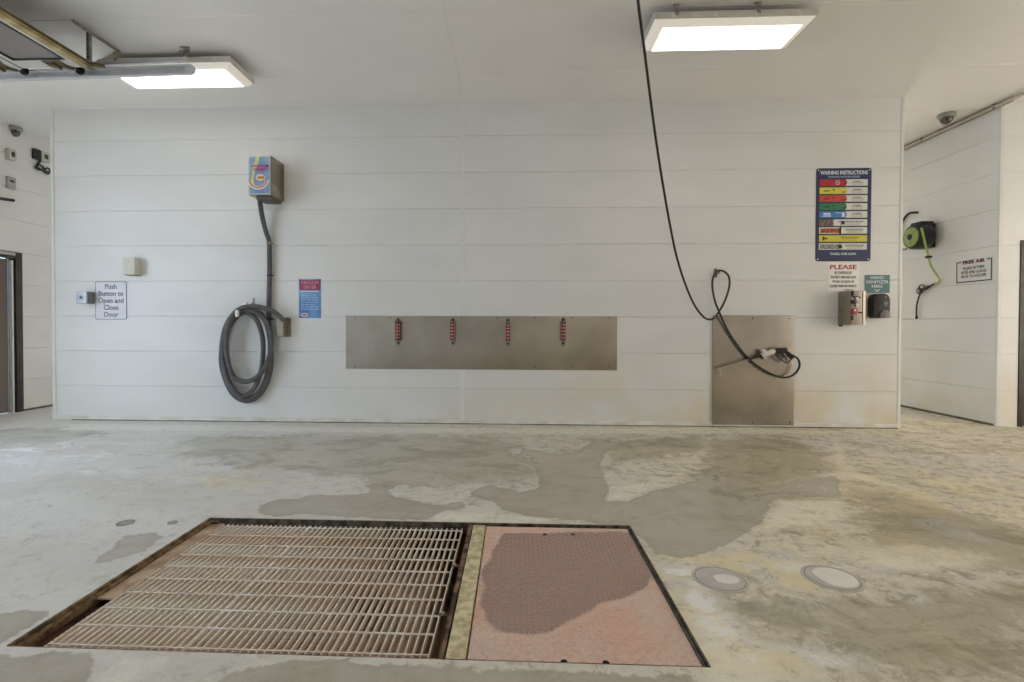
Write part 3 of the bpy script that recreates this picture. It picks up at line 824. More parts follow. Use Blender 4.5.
# angle stiffener above the track
b = MB(); A = on_y(100, 64, YR + .05); B = on_y(187, 59.5, YR + .05)
b.bar(A, B, .004, .055); b.bar(A + Vector((0, -.017, -.0275)), B + Vector((0, -.017, -.0275)), .035, .004)
b.build('stiffener_angle', M_GALV, tr, world=True)
def ceil_strut(b, A, B, w=.028):
    A, B = Vector(A), Vector(B); b.bar(A, B, .004, w, up=(0, 0, 1)); b.bar(A + Vector((0, -.013, w / 2)), B + Vector((0, -.013, w / 2)), .028, .004)
# hanger at the end of the track (behind the bracket)
b = MB(); p = on_y(185, 58, on_floor(184, 47, H).y); b.box(p.x - .016, p.x + .016, p.y - .003, p.y + .003, p.z - .03, H - .002); b.box(p.x - .05, p.x + .05, p.y - .016, p.y + .016, H - .006, H - .001); ceil_strut(b, (p.x - .02, p.y, p.z + .02), (p.x + .05, p.y, H - .03), .02)
b.build('end_hanger', M_ZINC, tr, world=True)
# perforated vertical hanger and diagonal braces
YH = on_floor(88, 32, H - .02).y; hx = on_y(88, 60, YH)
b = MB(); zt = H; zl = on_y(88, 68, YH).z
b.bar((hx.x, hx.y, zl), (hx.x, hx.y, min(zt, H - .01)), .032, .004, up=(0, 1, 0)); b.bar((hx.x + .016, hx.y + .014, zl), (hx.x + .016, hx.y + .014, min(zt, H - .01)), .004, .028, up=(0, 1, 0))
b.build('perforated_hanger', M_ZINC, tr, world=True)
b = MB(); z = zl + .03
while z < min(zt, H) - .03:
    b.box(hx.x - .007, hx.x + .007, hx.y - .0035, hx.y - .0022, z - .005, z + .005); z += .027
b.build('slot', mat('slot_dark', (30, 28, 25), .9), tr, world=True)['label'] = 'row of dark slots in the hanger'
# ceiling-fixed angle running towards the wall, and brace down to the track
c0 = on_floor(72, 20, H - .02); c1 = on_floor(119, 51, H - .02)
b = MB(); b.bar(c0, c1, .032, .005); b.bar(c0 + Vector((.014, 0, -.014)), c1 + Vector((.014, 0, -.014)), .005, .032); b.build('ceiling_angle', M_ZINC, tr, world=True)
q0 = on_y(95, 64, YR + .02); b = MB(); b.bar(q0, c1 + Vector((0, 0, -.02)), .005, .034); b.build('brace', M_ZINC, tr, world=True)
b = MB(); b.bar(on_y(84, 63, YR - .01), on_y(103, 66, YR - .01), .03, .05); b.build('joint_plate', mat('cream_plate', (196, 188, 160), .5, noise_amt=.2, noise_scale=15), tr, world=True)

# raised door: sections hang in the plane of the tracks
XE = on_y(92, 71, OPY1 - .03).x; ZD = r1.z - .02
od = thing('overhead_door', 'raised sectional overhead door with grey panes and a tan bottom rail', 'garage door', (XE, (OPY0 + OPY1) / 2, ZD))
slope = dirr.z / dirr.x
nsec = 4; secw = (XE - (XWL + .32)) / nsec
M_ALU = mat('door_white_aluminium', (198, 197, 190), .45, .1, noise_amt=.1, noise_scale=6)
M_TAN = mat('tan_bottom_rail', (196, 178, 132), .5, .15, rgb2=(150, 130, 88), noise_scale=7)
M_PANE = mat('grey_translucent_pane', (128, 122, 122), .25, noise_amt=.06, noise_scale=1)
ya, yb_ = OPY0 + .04, OPY1 - .04
for k in range(nsec):
    x1 = XE - .07 - k * secw if k == 0 else XE - k * secw; x0 = XE - (k + 1) * secw + .006
    dz = (x1 - XE) * slope; z0 = ZD + dz
    b = MB()
    b.box(x0, x0 + .055, ya, yb_, z0, z0 + .045, .003); b.box(x1 - .055, x1, ya, yb_, z0, z0 + .045, .003)
    b.box(x0 + .055, x1 - .055, yb_ - .15, yb_, z0, z0 + .045); b.box(x0 + .055, x1 - .055, ya, ya + .09, z0, z0 + .045)
    ym = (ya + yb_) / 2; b.box(x0 + .055, x1 - .055, ym - .04, ym + .04, z0, z0 + .045)
    sc = b.build('section', M_ALU, od, world=True)
    for (u, v) in ((ya + .09, ym - .04), (ym + .04, yb_ - .15)):
        X0, X1 = x0 + .055, x1 - .055
        g = MB()
        g.box(X0, X0 + .018, u, v, z0 - .004, z0 + .02); g.box(X1 - .018, X1, u, v, z0 - .004, z0 + .02); g.box(X0 + .018, X1 - .018, u, u + .018, z0 - .004, z0 + .02); g.box(X0 + .018, X1 - .018, v - .018, v, z0 - .004, z0 + .02)
        g.build('gasket', M_BLACK, od, world=True).parent = sc
        g = MB(); g.box(X0 + .018, X1 - .018, u + .018, v - .018, z0 + .008, z0 + .016); g.build('pane', M_PANE, od, world=True).parent = sc
b = MB(); b.box(XE - .07, XE - .004, ya, yb_, ZD - .012, ZD + .052, .003); b.box(XE - .004, XE + .012, ya, yb_, ZD + .002, ZD + .012); b.box(XE - .004, XE + .012, ya, yb_, ZD + .034, ZD + .044)
brl = b.build('bottom_rail', M_TAN, od, world=True)
b = MB(); b.tube([(XE + .014, ya, ZD + .023), (XE + .014, yb_, ZD + .023)], .011, 10); b.build('weather_seal', mat('dark_seal', (88, 78, 58), .8, noise_amt=.3), od, world=True).parent = brl
# rollers and hinges riding in the near track
for px, py in ((24, 71), (80, 70.5)):
    p = on_y(px, py, YR - .05); zz = ZD + (p.x - XE) * slope
    h = MB(); h.box(p.x - .20, p.x - .02, yb_ - .14, yb_ - .01, zz - .008, zz - .001, .002)
    h.bar((p.x - .18, yb_ - .09, zz - .012), (p.x - .01, yb_ - .01, p.z + .01), .045, .012); h.bar((p.x - .06, yb_ - .05, zz - .004), (p.x - .0, yb_ + .01, p.z - .02), .03, .03)
    h.cyl((p.x - .11, yb_ - .13, zz - .018), (p.x - .11, yb_ - .02, zz - .018), .016, 12)
    h.build('hinge', mat('aged_hinge', (112, 100, 72), .5, .4, noise_amt=.3, noise_scale=30), od, world=True)
    h = MB(); h.cyl((p.x, yb_ - .01, p.z), (p.x, YR - .03, p.z), .009, 10); h.lathe([(.016, -.018), (.040, -.014), (.040, .010), (.018, .014)], (p.x, YR - .045, p.z), 'y', 24)
    h.build('roller', M_BLACKP, od, world=True)
b = MB(); b.tube([(XE - .03, yb_ - .01, ZD + .03), (XE + .05, yb_ + .03, ZD + .035), (XE + .10, yb_ + .04, ZD + .03)], .018, 10); b.build('cable_bracket', mat('aged_hinge', (0, 0, 0)), od, world=True)

# ------------------------------------------------------------------ left wall door and small devices
dd = thing('door_1', '', '', (XWL, (d1a + d1b) / 2, 0)); del dd['label'], dd['category']; struct(dd)
b = MB(); T = .10
fx0, fx1 = XWL - .12, XWL + .012
b.box(fx0, fx1, d1a - T, d1a - .002, 0.002, d1top - .003, .004); b.box(fx0, fx1, d1b + .002, d1b + T, 0.002, d1top - .003, .004); b.box(fx0, fx1, d1b + T, d1a - T, d1top - T, d1top - .003, .004)
b.box(fx0, XWL - .05, d1a - T - .03, d1a - T, .002, d1top - T)
b.build('door_frame', M_DARKF, dd, world=True)
b = MB(); b.box(XWL - .035, XWL + .004, d1a - T - .055, d1a - T - .032, .004, d1top - T - .03); b.build('weather_strip', mat('white_strip', (220, 220, 216), .5), dd, world=True)
b = MB(); b.box(XWL - .10, XWL - .06, d1b + T, d1a - T - .06, .01, d1top - T - .01); b.build('door_leaf', mat('brown_grey_door', (120, 108, 100), .5, noise_amt=.1), dd, world=True)
b = MB(); b.box(XWL - .0, XWL + .03, d1a - .9, d1a - .12, d1top - .06, d1top - .015, .004); b.build('drip_cap', mat('light_metal_cap', (176, 174, 170), .4, .4), dd, world=True)

p = on_floor(14, 127, H)
def dome(name, px, py, lab, r):
    p = on_floor(px, py, H)
    t = thing(name, lab, 'security camera', (p.x, p.y, H), 'dome cameras under the ceiling')
    b = MB(); b.lathe([(r, -.001), (r * 1.02, -.02), (r * .96, -.045), (r * .8, -.06)], n=28); b.build('housing', mat('camera_housing', (150, 148, 140), .4, .2, noise_amt=.1), t)
    b = MB(); b.lathe([(r * .74, -.058), (r * .70, -.09), (r * .52, -.12), (r * .25, -.138), (r * .06, -.142)], n=28); b.build('dome', mat('camera_dome', (92, 90, 84), .15, .2), t)
    b = MB(); b.lathe([(r * .22, 0), (r * .22, .03)], (-r * .55 if px > 500 else r * .55, -r * .62, -.075), 'y', 14); b.build('lens', mat('camera_lens', (24, 22, 22), .1), t)
    return t
dome('dome_camera', 15, 127, 'grey dome security camera under the ceiling at the far left', .085)
dome('dome_camera', 946.5, 114, 'grey dome security camera under the ceiling by the right side wall', .10)

def xwall_box(name, px0, py0, px1, py1, dep, lab, cat, m, wall=XWL, sgn=1):
    """box on a side wall; px range gives its extent along y"""
    c = on_x((px0 + px1) / 2, (py0 + py1) / 2, wall); a = on_x(px0, (py0 + py1) / 2, wall); d = on_x(px1, (py0 + py1) / 2, wall)
    zt, zl = on_x((px0 + px1) / 2, py0, wall).z, on_x((px0 + px1) / 2, py1, wall).z
    hy = abs(d.y - a.y) / 2; hz = (zt - zl) / 2
    t = thing(name, lab, cat, (wall, c.y, (zt + zl) / 2))
    b = MB(); b.box(min(0, sgn * dep), max(0, sgn * dep), -hy, hy, -hz, hz, .006); b.build('case', m, t)
    return t, hy, hz
M_CASE = mat('cream_case', (206, 202, 190), .45, noise_amt=.08)
for (a, lab, cabled) in (((5, 149, 12, 160), 'white wall sensor box with dark window under the far left dome camera', 0), ((38, 152, 46, 162), 'white wall sensor box with a coiled cable, beside the partition edge', 1)):
    t, hy, hz = xwall_box('sensor_box', *a, .07, lab, 'sensor', M_CASE)
    b = MB(); b.box(.0705, .075, -hy * .45, hy * .45, -hz * .45, hz * .45); b.build('window', mat('dark_window', (60, 52, 48), .3), t)
    if cabled:
        b = MB(); b.box(.0, .05, -hy - .10, -hy - .002, -hz, hz, .004); b.build('adaptor', M_BLACKP, t)
        q = [on_x(x, y_, XWL) + Vector((.03, 0, 0)) for x, y_ in ((39, 161), (36, 164), (34, 168), (38, 170), (42, 168), (38, 165), (35, 166), (38, 169), (43, 172), (46, 174), (48, 170), (45, 168), (43, 171), (48, 172.5), (51, 172))]
        b = MB(); b.tube(spline(q, 5), .012, 8); o = b.build('cable', M_BLACK, t, world=True)
t, hy, hz = xwall_box('junction_box', 5.5, 177, 13.5, 189, .04, 'plain grey square cover box on the far left wall', 'box', mat('grey_cover', (176, 174, 166), .5, noise_amt=.08))
b = MB(); b.box(.0405, .044, -.03, .03, hz * .1, hz * .45); b.build('knockout', mat('dark_window', (0, 0, 0)), t)
q0 = on_x(-6, 198, XWL); q1 = on_x(11, 200.5, XWL)
t = thing('wall_rod', 'short black rod fixed to the far left wall above the door', 'rod', tuple(q1))
b = MB(); b.tube([q0 + Vector((.04, 0, 0)), q1 + Vector((.04, 0, 0))], .022, 10); b.build('rod', M_BLACK, t, world=True)
b = MB(); b.cyl(q1 + Vector((.0, -.03, 0)), q1 + Vector((.045, -.03, 0)), .018, 10); b.build('bracket', M_BLACK, t, world=True)

# ------------------------------------------------------------------ right: door, conduit
dd = thing('door_2', '', '', (DOOR2X + .5, YRW, 0)); del dd['label'], dd['category']; struct(dd)
b = MB(); b.box(DOOR2X + .003, DOOR2X + .06, YRW - .012, YRW + .14, .002, zt2 - .003, .003); b.box(DOOR2X + .99, DOOR2X + 1.047, YRW - .012, YRW + .14, .002, zt2 - .003, .003); b.box(DOOR2X + .06, DOOR2X + .99, YRW - .012, YRW + .14, zt2 - .06, zt2 - .003, .003)
b.build('door_frame', M_DARKF, dd, world=True)
b = MB(); b.box(DOOR2X + .062, DOOR2X + .988, YRW + .04, YRW + .08, .008, zt2 - .062, .002); b.build('door_leaf', mat('dark_door_leaf', (74, 68, 62), .5, noise_amt=.15), dd, world=True)

cy0 = on_x(903, 146, XW - .03).y
t = thing('conduit', 'painted conduit pipe running along the ceiling edge of the right side wall', 'pipe', (XW - .04, D, H))
b = MB(); b.tube([(XW - .045, YS + .2, H - .035), (XW - .045, YB - .2, H - .035)], .022, 12); b.build('pipe', mat('painted_pipe', (196, 188, 172), .45, noise_amt=.1), t, world=True)
b = MB(); b.box(XW - .016, XW - .001, D + .05, YB - .2, H - .05, H - .004); b.build('ledger_strip', mat('brown_strip', (116, 100, 82), .7, rgb2=(84, 70, 58), noise_scale=8), t, world=True)
for yy in (D + .25, D + 1.4, D + 2.6, D - 1.0):
    b = MB(); b.box(XW - .075, XW - .015, yy - .012, yy + .012, H - .062, H - .002, .004); b.build('clamp', M_ZINC, t, world=True)

# ------------------------------------------------------------------ things on the partition
def wpt(px, py, off=0.0): return on_y(px, py, D - off)
def rect(px0, py0, px1, py1, y=D):
    a, c = on_y(px0, py0, y), on_y(px1, py1, y); e, f_ = on_y(px1, py0, y), on_y(px0, py1, y)
    x0 = (a.x + f_.x) / 2; x1 = (c.x + e.x) / 2; zt = (a.z + e.z) / 2; zl = (c.z + f_.z) / 2
    return (x0 + x1) / 2, (zt + zl) / 2, (x1 - x0) / 2, (zt - zl) / 2

# --- stainless mat-clamp backing plate
cx, cz, hw, hh = rect(346, 316, 617, 369.5)
t = thing('steel_backplate', 'long horizontal stainless steel sheet carrying four mat clips', 'steel plate', (cx, D, cz))
b = MB(); b.box(-hw, hw, -.006, -.0002, -hh, hh, .001); b.build('sheet', M_STEEL, t)
for px, py in ((355, 318), (390.5, 318), (426, 318), (462, 318), (497, 318), (535, 318), (572, 317.5), (608.5, 317.5), (355, 366.5), (390, 366.5), (462, 366.5), (499, 366.5), (535, 366.5), (572, 367), (608.5, 367)):
    p = wpt(px, py); z = max(-hh + .02, min(hh - .02, p.z - cz)); b = MB(); b.lathe([(.008, -.0062), (.007, -.0095)], (p.x - cx, 0, z), 'y', 10)
    b.build('screw', M_SCREW, t)
def mat_clip():
    t = thing('mat_clip', '', 'clip', (0, 0, 0), 'red mat clips on the steel sheet')
    b = MB(); b.box(-.026, .026, -.006, -.0005, -.17, .17, .002); b.lathe([(.026, -.0058), (.026, -.001)], (0, 0, -.17), 'y', 20); b.lathe([(.022, -.0058), (.022, -.001)], (0, 0, .16), 'y', 20)
    b.build('base_plate', M_STEEL2, t)
    b = MB()
    for s in (-.02, .02): b.box(s - .003, s + .003, -.085, -.004, -.125, .135, .001)
    b.build('jaw_plate', mat('dark_red_steel', (70, 26, 26), .5, .3, noise_amt=.3, noise_scale=30), t)
    b = MB(); b.lathe([(.016, -.115), (.028, -.112), (.028, .112), (.016, .115)], (0, -.055, 0), 'z', 20)
    gr = b.build('grip_roller', mat('red_rubber', (166, 72, 70), .6, noise_amt=.3, noise_scale=40), t)
    b = MB()
    for k in range(5): b.lathe([(.0292, -.006), (.0315, 0), (.0292, .006)], (0, -.055, -.085 + .042 * k), 'z', 20)
    b.build('roller_rib', mat('pale_rib', (214, 186, 178), .5, noise_amt=.2), t).parent = gr
    b = MB(); b.lathe([(.014, 0), (.014, .02)], (0, -.026, -.157), 'y', 12); b.lathe([(.016, 0), (.016, .02)], (0, -.026, .148), 'y', 12)
    b.build('bolt', M_SCREW, t)
    return t
clip0 = mat_clip()
spots = [(398.5, 331, 'leftmost red mat clip on the long steel sheet'), (453, 331, 'second red mat clip from the left on the long steel sheet'), (508, 331.5, 'third red mat clip from the left, right of the wall joint strip'), (563, 331, 'rightmost red mat clip on the long steel sheet')]
for i, (px, py, lab) in enumerate(spots):
    p = wpt(px, py); loc = (p.x, D - .006, p.z)
    if i == 0: clip0.location = loc; clip0['label'] = lab
    else: dup(clip0, loc, lab)

# --- second stainless sheet
cx, cz, hw, hh = rect(712, 315.5, 793.5, 424)
cz = (cz + hh + .058 + .004) / 2 if cz - hh < .06 else cz
top = rect(712, 315.5, 793.5, 424)[1] + rect(712, 315.5, 793.5, 424)[3]; cz = (top + .03) / 2; hh = (top - .03) / 2
t = thing('steel_backplate', 'upright stainless steel splash sheet behind the spray gun', 'steel plate', (cx, D - .012, cz))
b = MB(); b.box(-hw, hw, -.005, -.0002, -hh, hh, .001); b.build('sheet', M_STEEL, t)
for px, py in ((716, 423), (752, 423), (789, 422), (716, 318.5), (752, 318.5), (789, 318.5)):
    p = wpt(px, py); z = max(-hh + .03, min(hh - .025, p.z - cz)); b = MB(); b.lathe([(.009, -.0052), (.008, -.0085)], (p.x - cx, 0, z), 'y', 10); b.build('screw', M_SCREW, t)

# --- vacuum box
DV = .34
fy = D - DV
cx, cz, hw, hh = rect(248.6, 155.2, 270.6, 195.2, fy)
t = thing('vacuum_dispenser', 'stainless coin vacuum box with a colourful front panel, on the back wall', 'vacuum box', (cx, D, cz))
b = MB(); b.box(-hw, hw, -DV, -.003, -hh, hh, .004); b.build('cabinet', M_STEEL2, t)
b = MB(); b.box(hw - .004, hw + .014, -.035, -.001, -hh * .98, hh * .98, .002); b.box(-hw - .014, -hw + .004, -.035, -.001, -hh * .98, hh * .98, .002); b.build('mounting_flange', M_STEEL2, t)
b = MB(); b.box(-hw * .42, hw, -DV + .03, -.05, -hh - .045, -hh + .001, .004); b.build('motor_tray', mat('dark_tray', (96, 90, 78), .5, .4), t)
# front graphic
y0 = -DV - .001
def flat(name, pts, m, parent, y=y0, dep=.0012):
    b = MB(); b.prism(pts, 'y', y, y - dep); o = b.build(name, m, t, smooth=False)
    if parent is not t: o.parent = parent
    return o
pan = flat('front_panel', [(-hw * .97, -hh * .97), (hw * .97, -hh * .97), (hw * .97, hh * .97), (-hw * .97, hh * .97)], mat('panel_edge', (172, 182, 178), .35), t)
W_, H_ = hw * 2, hh * 2
def uv(u, v): return (-hw + u * W_, hh - v * H_)
g1 = flat('graphic', [uv(.06, .05), uv(.94, .05), uv(.94, .95), uv(.06, .95)], mat('sky_blue_graphic', (112, 134, 178), .4, rgb2=(134, 156, 186), noise_scale=10), pan, y0 - .0012)
# yellow-green hose sweep
ctr = [(.42, .04), (.38, .14), (.30, .28), (.22, .42), (.17, .55), (.17, .66), (.24, .76)]
L_ = [uv(a - .085 + .01 * i, c) for i, (a, c) in enumerate(ctr)]; R_ = [uv(a + .10 - .008 * i, c) for i, (a, c) in enumerate(ctr)]
flat('hose_graphic', L_ + R_[::-1], mat('lime_graphic', (196, 206, 122), .5, noise_amt=.1), pan, y0 - .0026)
# rainbow bottom sweep
def arc(name, rgb, r0, r1):
    P1 = [uv(.44 + r0 * math.cos(a) * 1.05, .62 + r0 * math.sin(a) * .52) for a in [PI * (1.0 - k / 14 * 1.0) for k in range(15)]]
    P2 = [uv(.44 + r1 * math.cos(a) * 1.05, .62 + r1 * math.sin(a) * .52) for a in [PI * (1.0 - k / 14 * 1.0) for k in range(15)]]
    flat(name, P1 + P2[::-1], mat(name + '_m', rgb, .5, noise_amt=.08), pan, y0 - .004)
arc('white_stripe', (214, 214, 210), .40, .47); arc('red_stripe', (186, 92, 80), .345, .40); arc('yellow_stripe', (206, 196, 130), .30, .345)
flat('badge', [uv(.55 + .22 * math.cos(a), .56 + .085 * math.sin(a)) for a in [2 * PI * k / 24 for k in range(24)]], mat('cream_badge', (216, 200, 150), .5), pan, y0 - .0055)
flat('badge_stripe', [uv(.42, .535), uv(.72, .535), uv(.72, .59), uv(.42, .59)], mat('brown_badge', (168, 112, 62), .5), pan, y0 - .007)
text('title', 'VACUUM\nDRYER', mat('pink_letters', (196, 84, 122), .5, noise_amt=.05), t, (uv(.52, .32)[0], y0 - .006, uv(.52, .32)[1]), W_ * .78, H_ * .155, bold=.03)
text('fine_print', 'INSTRUCTIONS', mat('pale_print', (210, 208, 200), .5), t, (hw + .0015, -DV * .55, -hh * .62), DV * .6, .05, face=Matrix(((0, 0, 1), (1, 0, 0), (0, 1, 0)))) if False else None
b = MB()
for k in range(6): b.box(hw + .0002, hw + .0012, -DV + .02 + k * .012, -DV + .16 + k * .02 + (k % 2) * .03, -hh * .42 - k * .021, -hh * .42 - k * .021 + .008)
b.build('fine_print', mat('pale_print', (206, 200, 186), .5), t)

# --- vacuum hose: down from the box, coiled on a hanger, ending in the nozzle holder
def wp(px, py, off): return on_y(px, py, D - off)
hr = .033
path = [(259.5, 196, .22), (260.5, 206, .17), (262.5, 218, .10), (266, 232, .06), (269, 241, .05), (269.5, 252, .05), (269.5, 275, .045), (269, 300, .045), (269, 322, .045), (271, 345, .045), (270.5, 370, .05), (262, 392, .05), (248, 401, .05),
        (233, 394, .05), (223, 372, .05), (221.5, 350, .055), (226, 326, .06), (237, 311, .065), (250, 309, .07), (262, 315, .07), (269, 333, .075), (270, 356, .08), (266, 378, .085), (257, 394, .09),
        (244, 399, .095), (231, 388, .10), (224, 368, .105), (224.5, 345, .11), (230, 325, .115), (243, 312.5, .12), (255, 318, .12), (262, 335, .12), (263, 355, .12), (260, 375, .12), (252, 391, .125),
        (240, 396, .13), (228, 380, .13), (223, 352, .13), (227, 327, .135), (238, 313, .14), (252, 311, .14), (264, 319, .145), (271, 335, .15), (270.5, 352, .15), (264, 369, .155), (254, 379, .16), (244, 381.5, .16), (234, 377, .16),
        (228, 362, .165), (226, 343, .165), (228.5, 325, .165), (236, 311.5, .17), (248, 306.5, .17), (262, 307.5, .16), (273, 311.5, .14), (280.5, 317, .12), (284, 322, .10)]
pts = [wp(*q) for q in path]
vh = thing('vacuum_hose', 'long grey corrugated vacuum hose coiled in loops on the back wall', 'hose', tuple(wp(246, 312, 0.0)))
def hose_material():
    m = mat('grey_corrugated_hose', (92, 91, 92), .55, noise_amt=.2, noise_scale=12)
    return m
sp = spline(pts, 7)
# resample for corrugation
def resample(P, step):
    out = [P[0]]; acc = 0
    for a, c in zip(P[:-1], P[1:]):
        d = (c - a).length; t_ = step - acc
        while t_ < d:
            out.append(a.lerp(c, t_ / d)); t_ += step
        acc = (acc + d) % step
    out.append(P[-1]); return out
sp = resample(sp, .011)
b = MB(); b.tube(sp, [hr * (1.0 if i % 2 else .86) for i in range(len(sp))], 12); b.build('hose', hose_material(), vh, world=True)
for px, py in ((270, 243.5), (269.5, 275.5), (270, 319)):
    p = wp(px, py, .048); b = MB(); b.lathe([(.030, -.012), (.033, -.010), (.033, .010), (.030, .012)], tuple(p), 'z', 20); b.box(p.x + .028, p.x + .055, p.y - .008, p.y + .008, p.z - .008, p.z + .008, .002)
    b.build('hose_clamp', M_BLACK if py > 270 else M_ZINC, vh, world=True)
p = wp(246, 313, 0.0)
t = thing('hose_hanger', 'stainless hanger bracket holding the coiled vacuum hose', 'hanger', (p.x, D, p.z))
b = MB(); b.box(-.03, .03, -.004, -.0003, -.02, .14, .001); b.box(-.026, .026, -.205, -.003, .028, .034, .001); b.box(-.028, .028, -.211, -.205, -.055, .034, .002); b.build('bracket', M_STEEL2, t)
p2 = wp(253, 302, 0.0); t2 = thing('wall_hook', 'small steel hook plate above the coiled vacuum hose', 'hook', (p2.x, D, p2.z))
b = MB(); b.box(-.024, .024, -.005, -.0003, -.055, .055, .001); b.build('plate', M_STEEL2, t2)
b = MB(); b.lathe([(.008, -.006), (.008, -.001)], (0, -.003, .03), 'y', 10); b.lathe([(.008, -.006), (.008, -.001)], (0, -.003, -.03), 'y', 10); b.tube([(0, -.004, -.01), (0, -.03, -.02), (0, -.035, .0)], .006, 8); b.build('screw', M_SCREW, t2)
# nozzle holder
cx, cz, hw, hh = rect(281, 317.5, 291, 337)
t = thing('nozzle_holder', 'stainless nozzle holder pocket at the right of the hose coil', 'holder', (cx, D, cz))
b = MB(); b.box(-hw * 1.05, hw * 1.05, -.004, -.0003, -hh, hh, .001); b.build('back_plate', M_STEEL2, t)
b = MB(); q = [(-hw * .9, -.13), (hw * .35, -.13), (hw * .35, -.004), (hw * .25, -.004), (hw * .25, -.122), (-hw * .8, -.122), (-hw * .8, -.004), (-hw * .9, -.004)]
b.prism(q, 'z', -hh * .85, hh * .75); b.build('pocket', M_STEEL2, t)
b = MB(); b.lathe([(.03, -hh * .4), (.034, hh * .2), (.028, hh * 1.05)], (-hw * .3, -.07, 0), 'z', 18); b.build('nozzle', M_BLACKP, t)

# --- small box, push button and sign at left
cx, cz, hw, hh = rect(122.5, 257.5, 134.5, 274.5, D - .12)
t = thing('alarm_box', 'small white plastic box above the door button sign', 'box', (cx, D, cz))
b = MB(); b.box(-hw, hw, -.12, -.001, -hh, hh, .012); b.build('case', mat('aged_white_case', (204, 202, 186), .45, noise_amt=.08), t)
b = MB(); b.box(-hw * .9, hw * .98, -.09, -.002, -hh - .008, -hh + .002, .002); b.build('base_seam', mat('olive_seam', (140, 136, 96), .6), t)
b = MB(); b.lathe([(.005, -.1225), (.005, -.1195)], (0, 0, hh * .55), 'y', 10); b.build('screw', M_SCREW, t)
cx, cz, hw, hh = rect(76, 291.5, 86.5, 303.5, D - .13)
t = thing('push_button', 'grey cast push button box left of the door sign', 'button', (cx, D, cz))
b = MB(); b.box(-hw, hw, -.10, -.001, -hh, hh, .012); b.build('back_box', mat('grey_cast_box', (136, 138, 136), .45, .4, noise_amt=.15), t)
b = MB(); b.box(-hw, hw, -.132, -.102, -hh, hh, .014); fp = b.build('face_plate', mat('pale_face_plate', (172, 176, 184), .4, .3, noise_amt=.08), t)
b = MB(); b.lathe([(.026, -.140), (.03, -.132), (.03, -.128)], (0, 0, 0), 'y', 20); b.build('bezel', mat('button_bezel', (150, 152, 156), .4, .4), t).parent = fp
b = MB(); b.lathe([(.010, -.147), (.013, -.143), (.013, -.135)], (0, 0, 0), 'y', 16); b.build('button', M_BLACKP, t).parent = fp

def plate(name, lab, px0, py0, px1, py1, m, r=.015, th=.004, cat='sign', y=D):
    cx, cz, hw, hh = rect(px0, py0, px1, py1, y)
    t = thing(name, lab, cat, (cx, y, cz))
    P = []
    for (sx, sz, a0) in ((1, 1, 0), (-1, 1, 90), (-1, -1, 180), (1, -1, 270)):
        for k in range(5):
            a = math.radians(a0 + 22.5 * k); P.append((sx * (hw - r) + r * math.cos(a), sz * (hh - r) + r * math.sin(a)))
    b = MB(); b.prism(P, 'y', -.0003, -th); b.build('panel', m, t, smooth=False)
    return t, hw, hh, P
t, hw, hh, P = plate('door_sign', 'white sign reading Push Button to Open and Close Door', 95.5, 281.5, 127, 319.5, mat('sign_blue_grey_border', (118, 126, 134), .5), .02)
b = MB(); b.prism([(x * .955, z * .965) for x, z in P], 'y', -.0042, -.0052); b.build('face', mat('sign_white', (216, 216, 224), .45, noise_amt=.04), t, smooth=False)
text('lettering', 'Push\nButton to\nOpen and\nClose\nDoor', mat('faded_grey_print', (140, 138, 150), .6), t, (0, -.0053, 0), hw * 1.62, hh * 1.74, bold=.025, line_gap=1.0)

t, hw, hh, P = plate('vacuum_sign', 'small red and blue instruction sign right of the vacuum hose', 299, 279, 321, 318, mat('sign_blue', (74, 120, 186), .4, rgb2=(118, 164, 206), noise_scale=5), .004)
def sflat(t, name, x0, x1, z0, z1, m, y=-.0043, d=.0010): b = MB(); b.box(x0, x1, y - d, y, z0, z1); return b.build(name, m, t, smooth=False)
sflat(t, 'header', -hw * .94, hw * .94, hh * .44, hh * .95, mat('sign_plum', (150, 66, 96), .5, noise_amt=.1))
text('title', 'VACUUM\nDRYER', mat('title_pink', (222, 148, 164), .5), t, (0, -.0056, hh * .70), hw * 1.6, hh * .40, bold=.02)
sflat(t, 'strapline', -hw * .85, hw * .8, hh * .33, hh * .39, mat('strap_white', (222, 214, 224), .5), -.0056)
b = MB(); rnd = random.Random(2)
for k in range(10):
    z = hh * (.22 - .09 * k); x = -hw * .8
    while x < hw * .75:
        w = rnd.uniform(.015, .06); 
        if x + w > hw * .85: break
        b.box(x, x + w, -.0056, -.0044, z, z + hh * .032); x += w + .012
b.build('small_print', mat('small_print_pale', (176, 200, 226), .5), t)
b = MB(); b.lathe([(.05, -.0056), (.05, -.0044)], (0, 0, 0), 'y', 24)
for v in b.bm.verts: v.co.x = v.co.x * 1.0 - hw * .5; v.co.z = v.co.z * .55 - hh * .84
b.build('emblem', mat('emblem_cream', (206, 196, 188), .5), t)
sflat(t, 'emblem_bar', -hw * .66, -hw * .34, -hh * .87, -hh * .81, mat('emblem_brown', (120, 60, 50), .5), -.0057)
for sx in (-1, 1):
    for sz in (-1, 1):
        b = MB(); b.lathe([(.007, -.0065), (.007, -.0043)], (sx * hw * .93, 0, sz * hh * .96), 'y', 10); b.build('screw', M_SCREW, t)

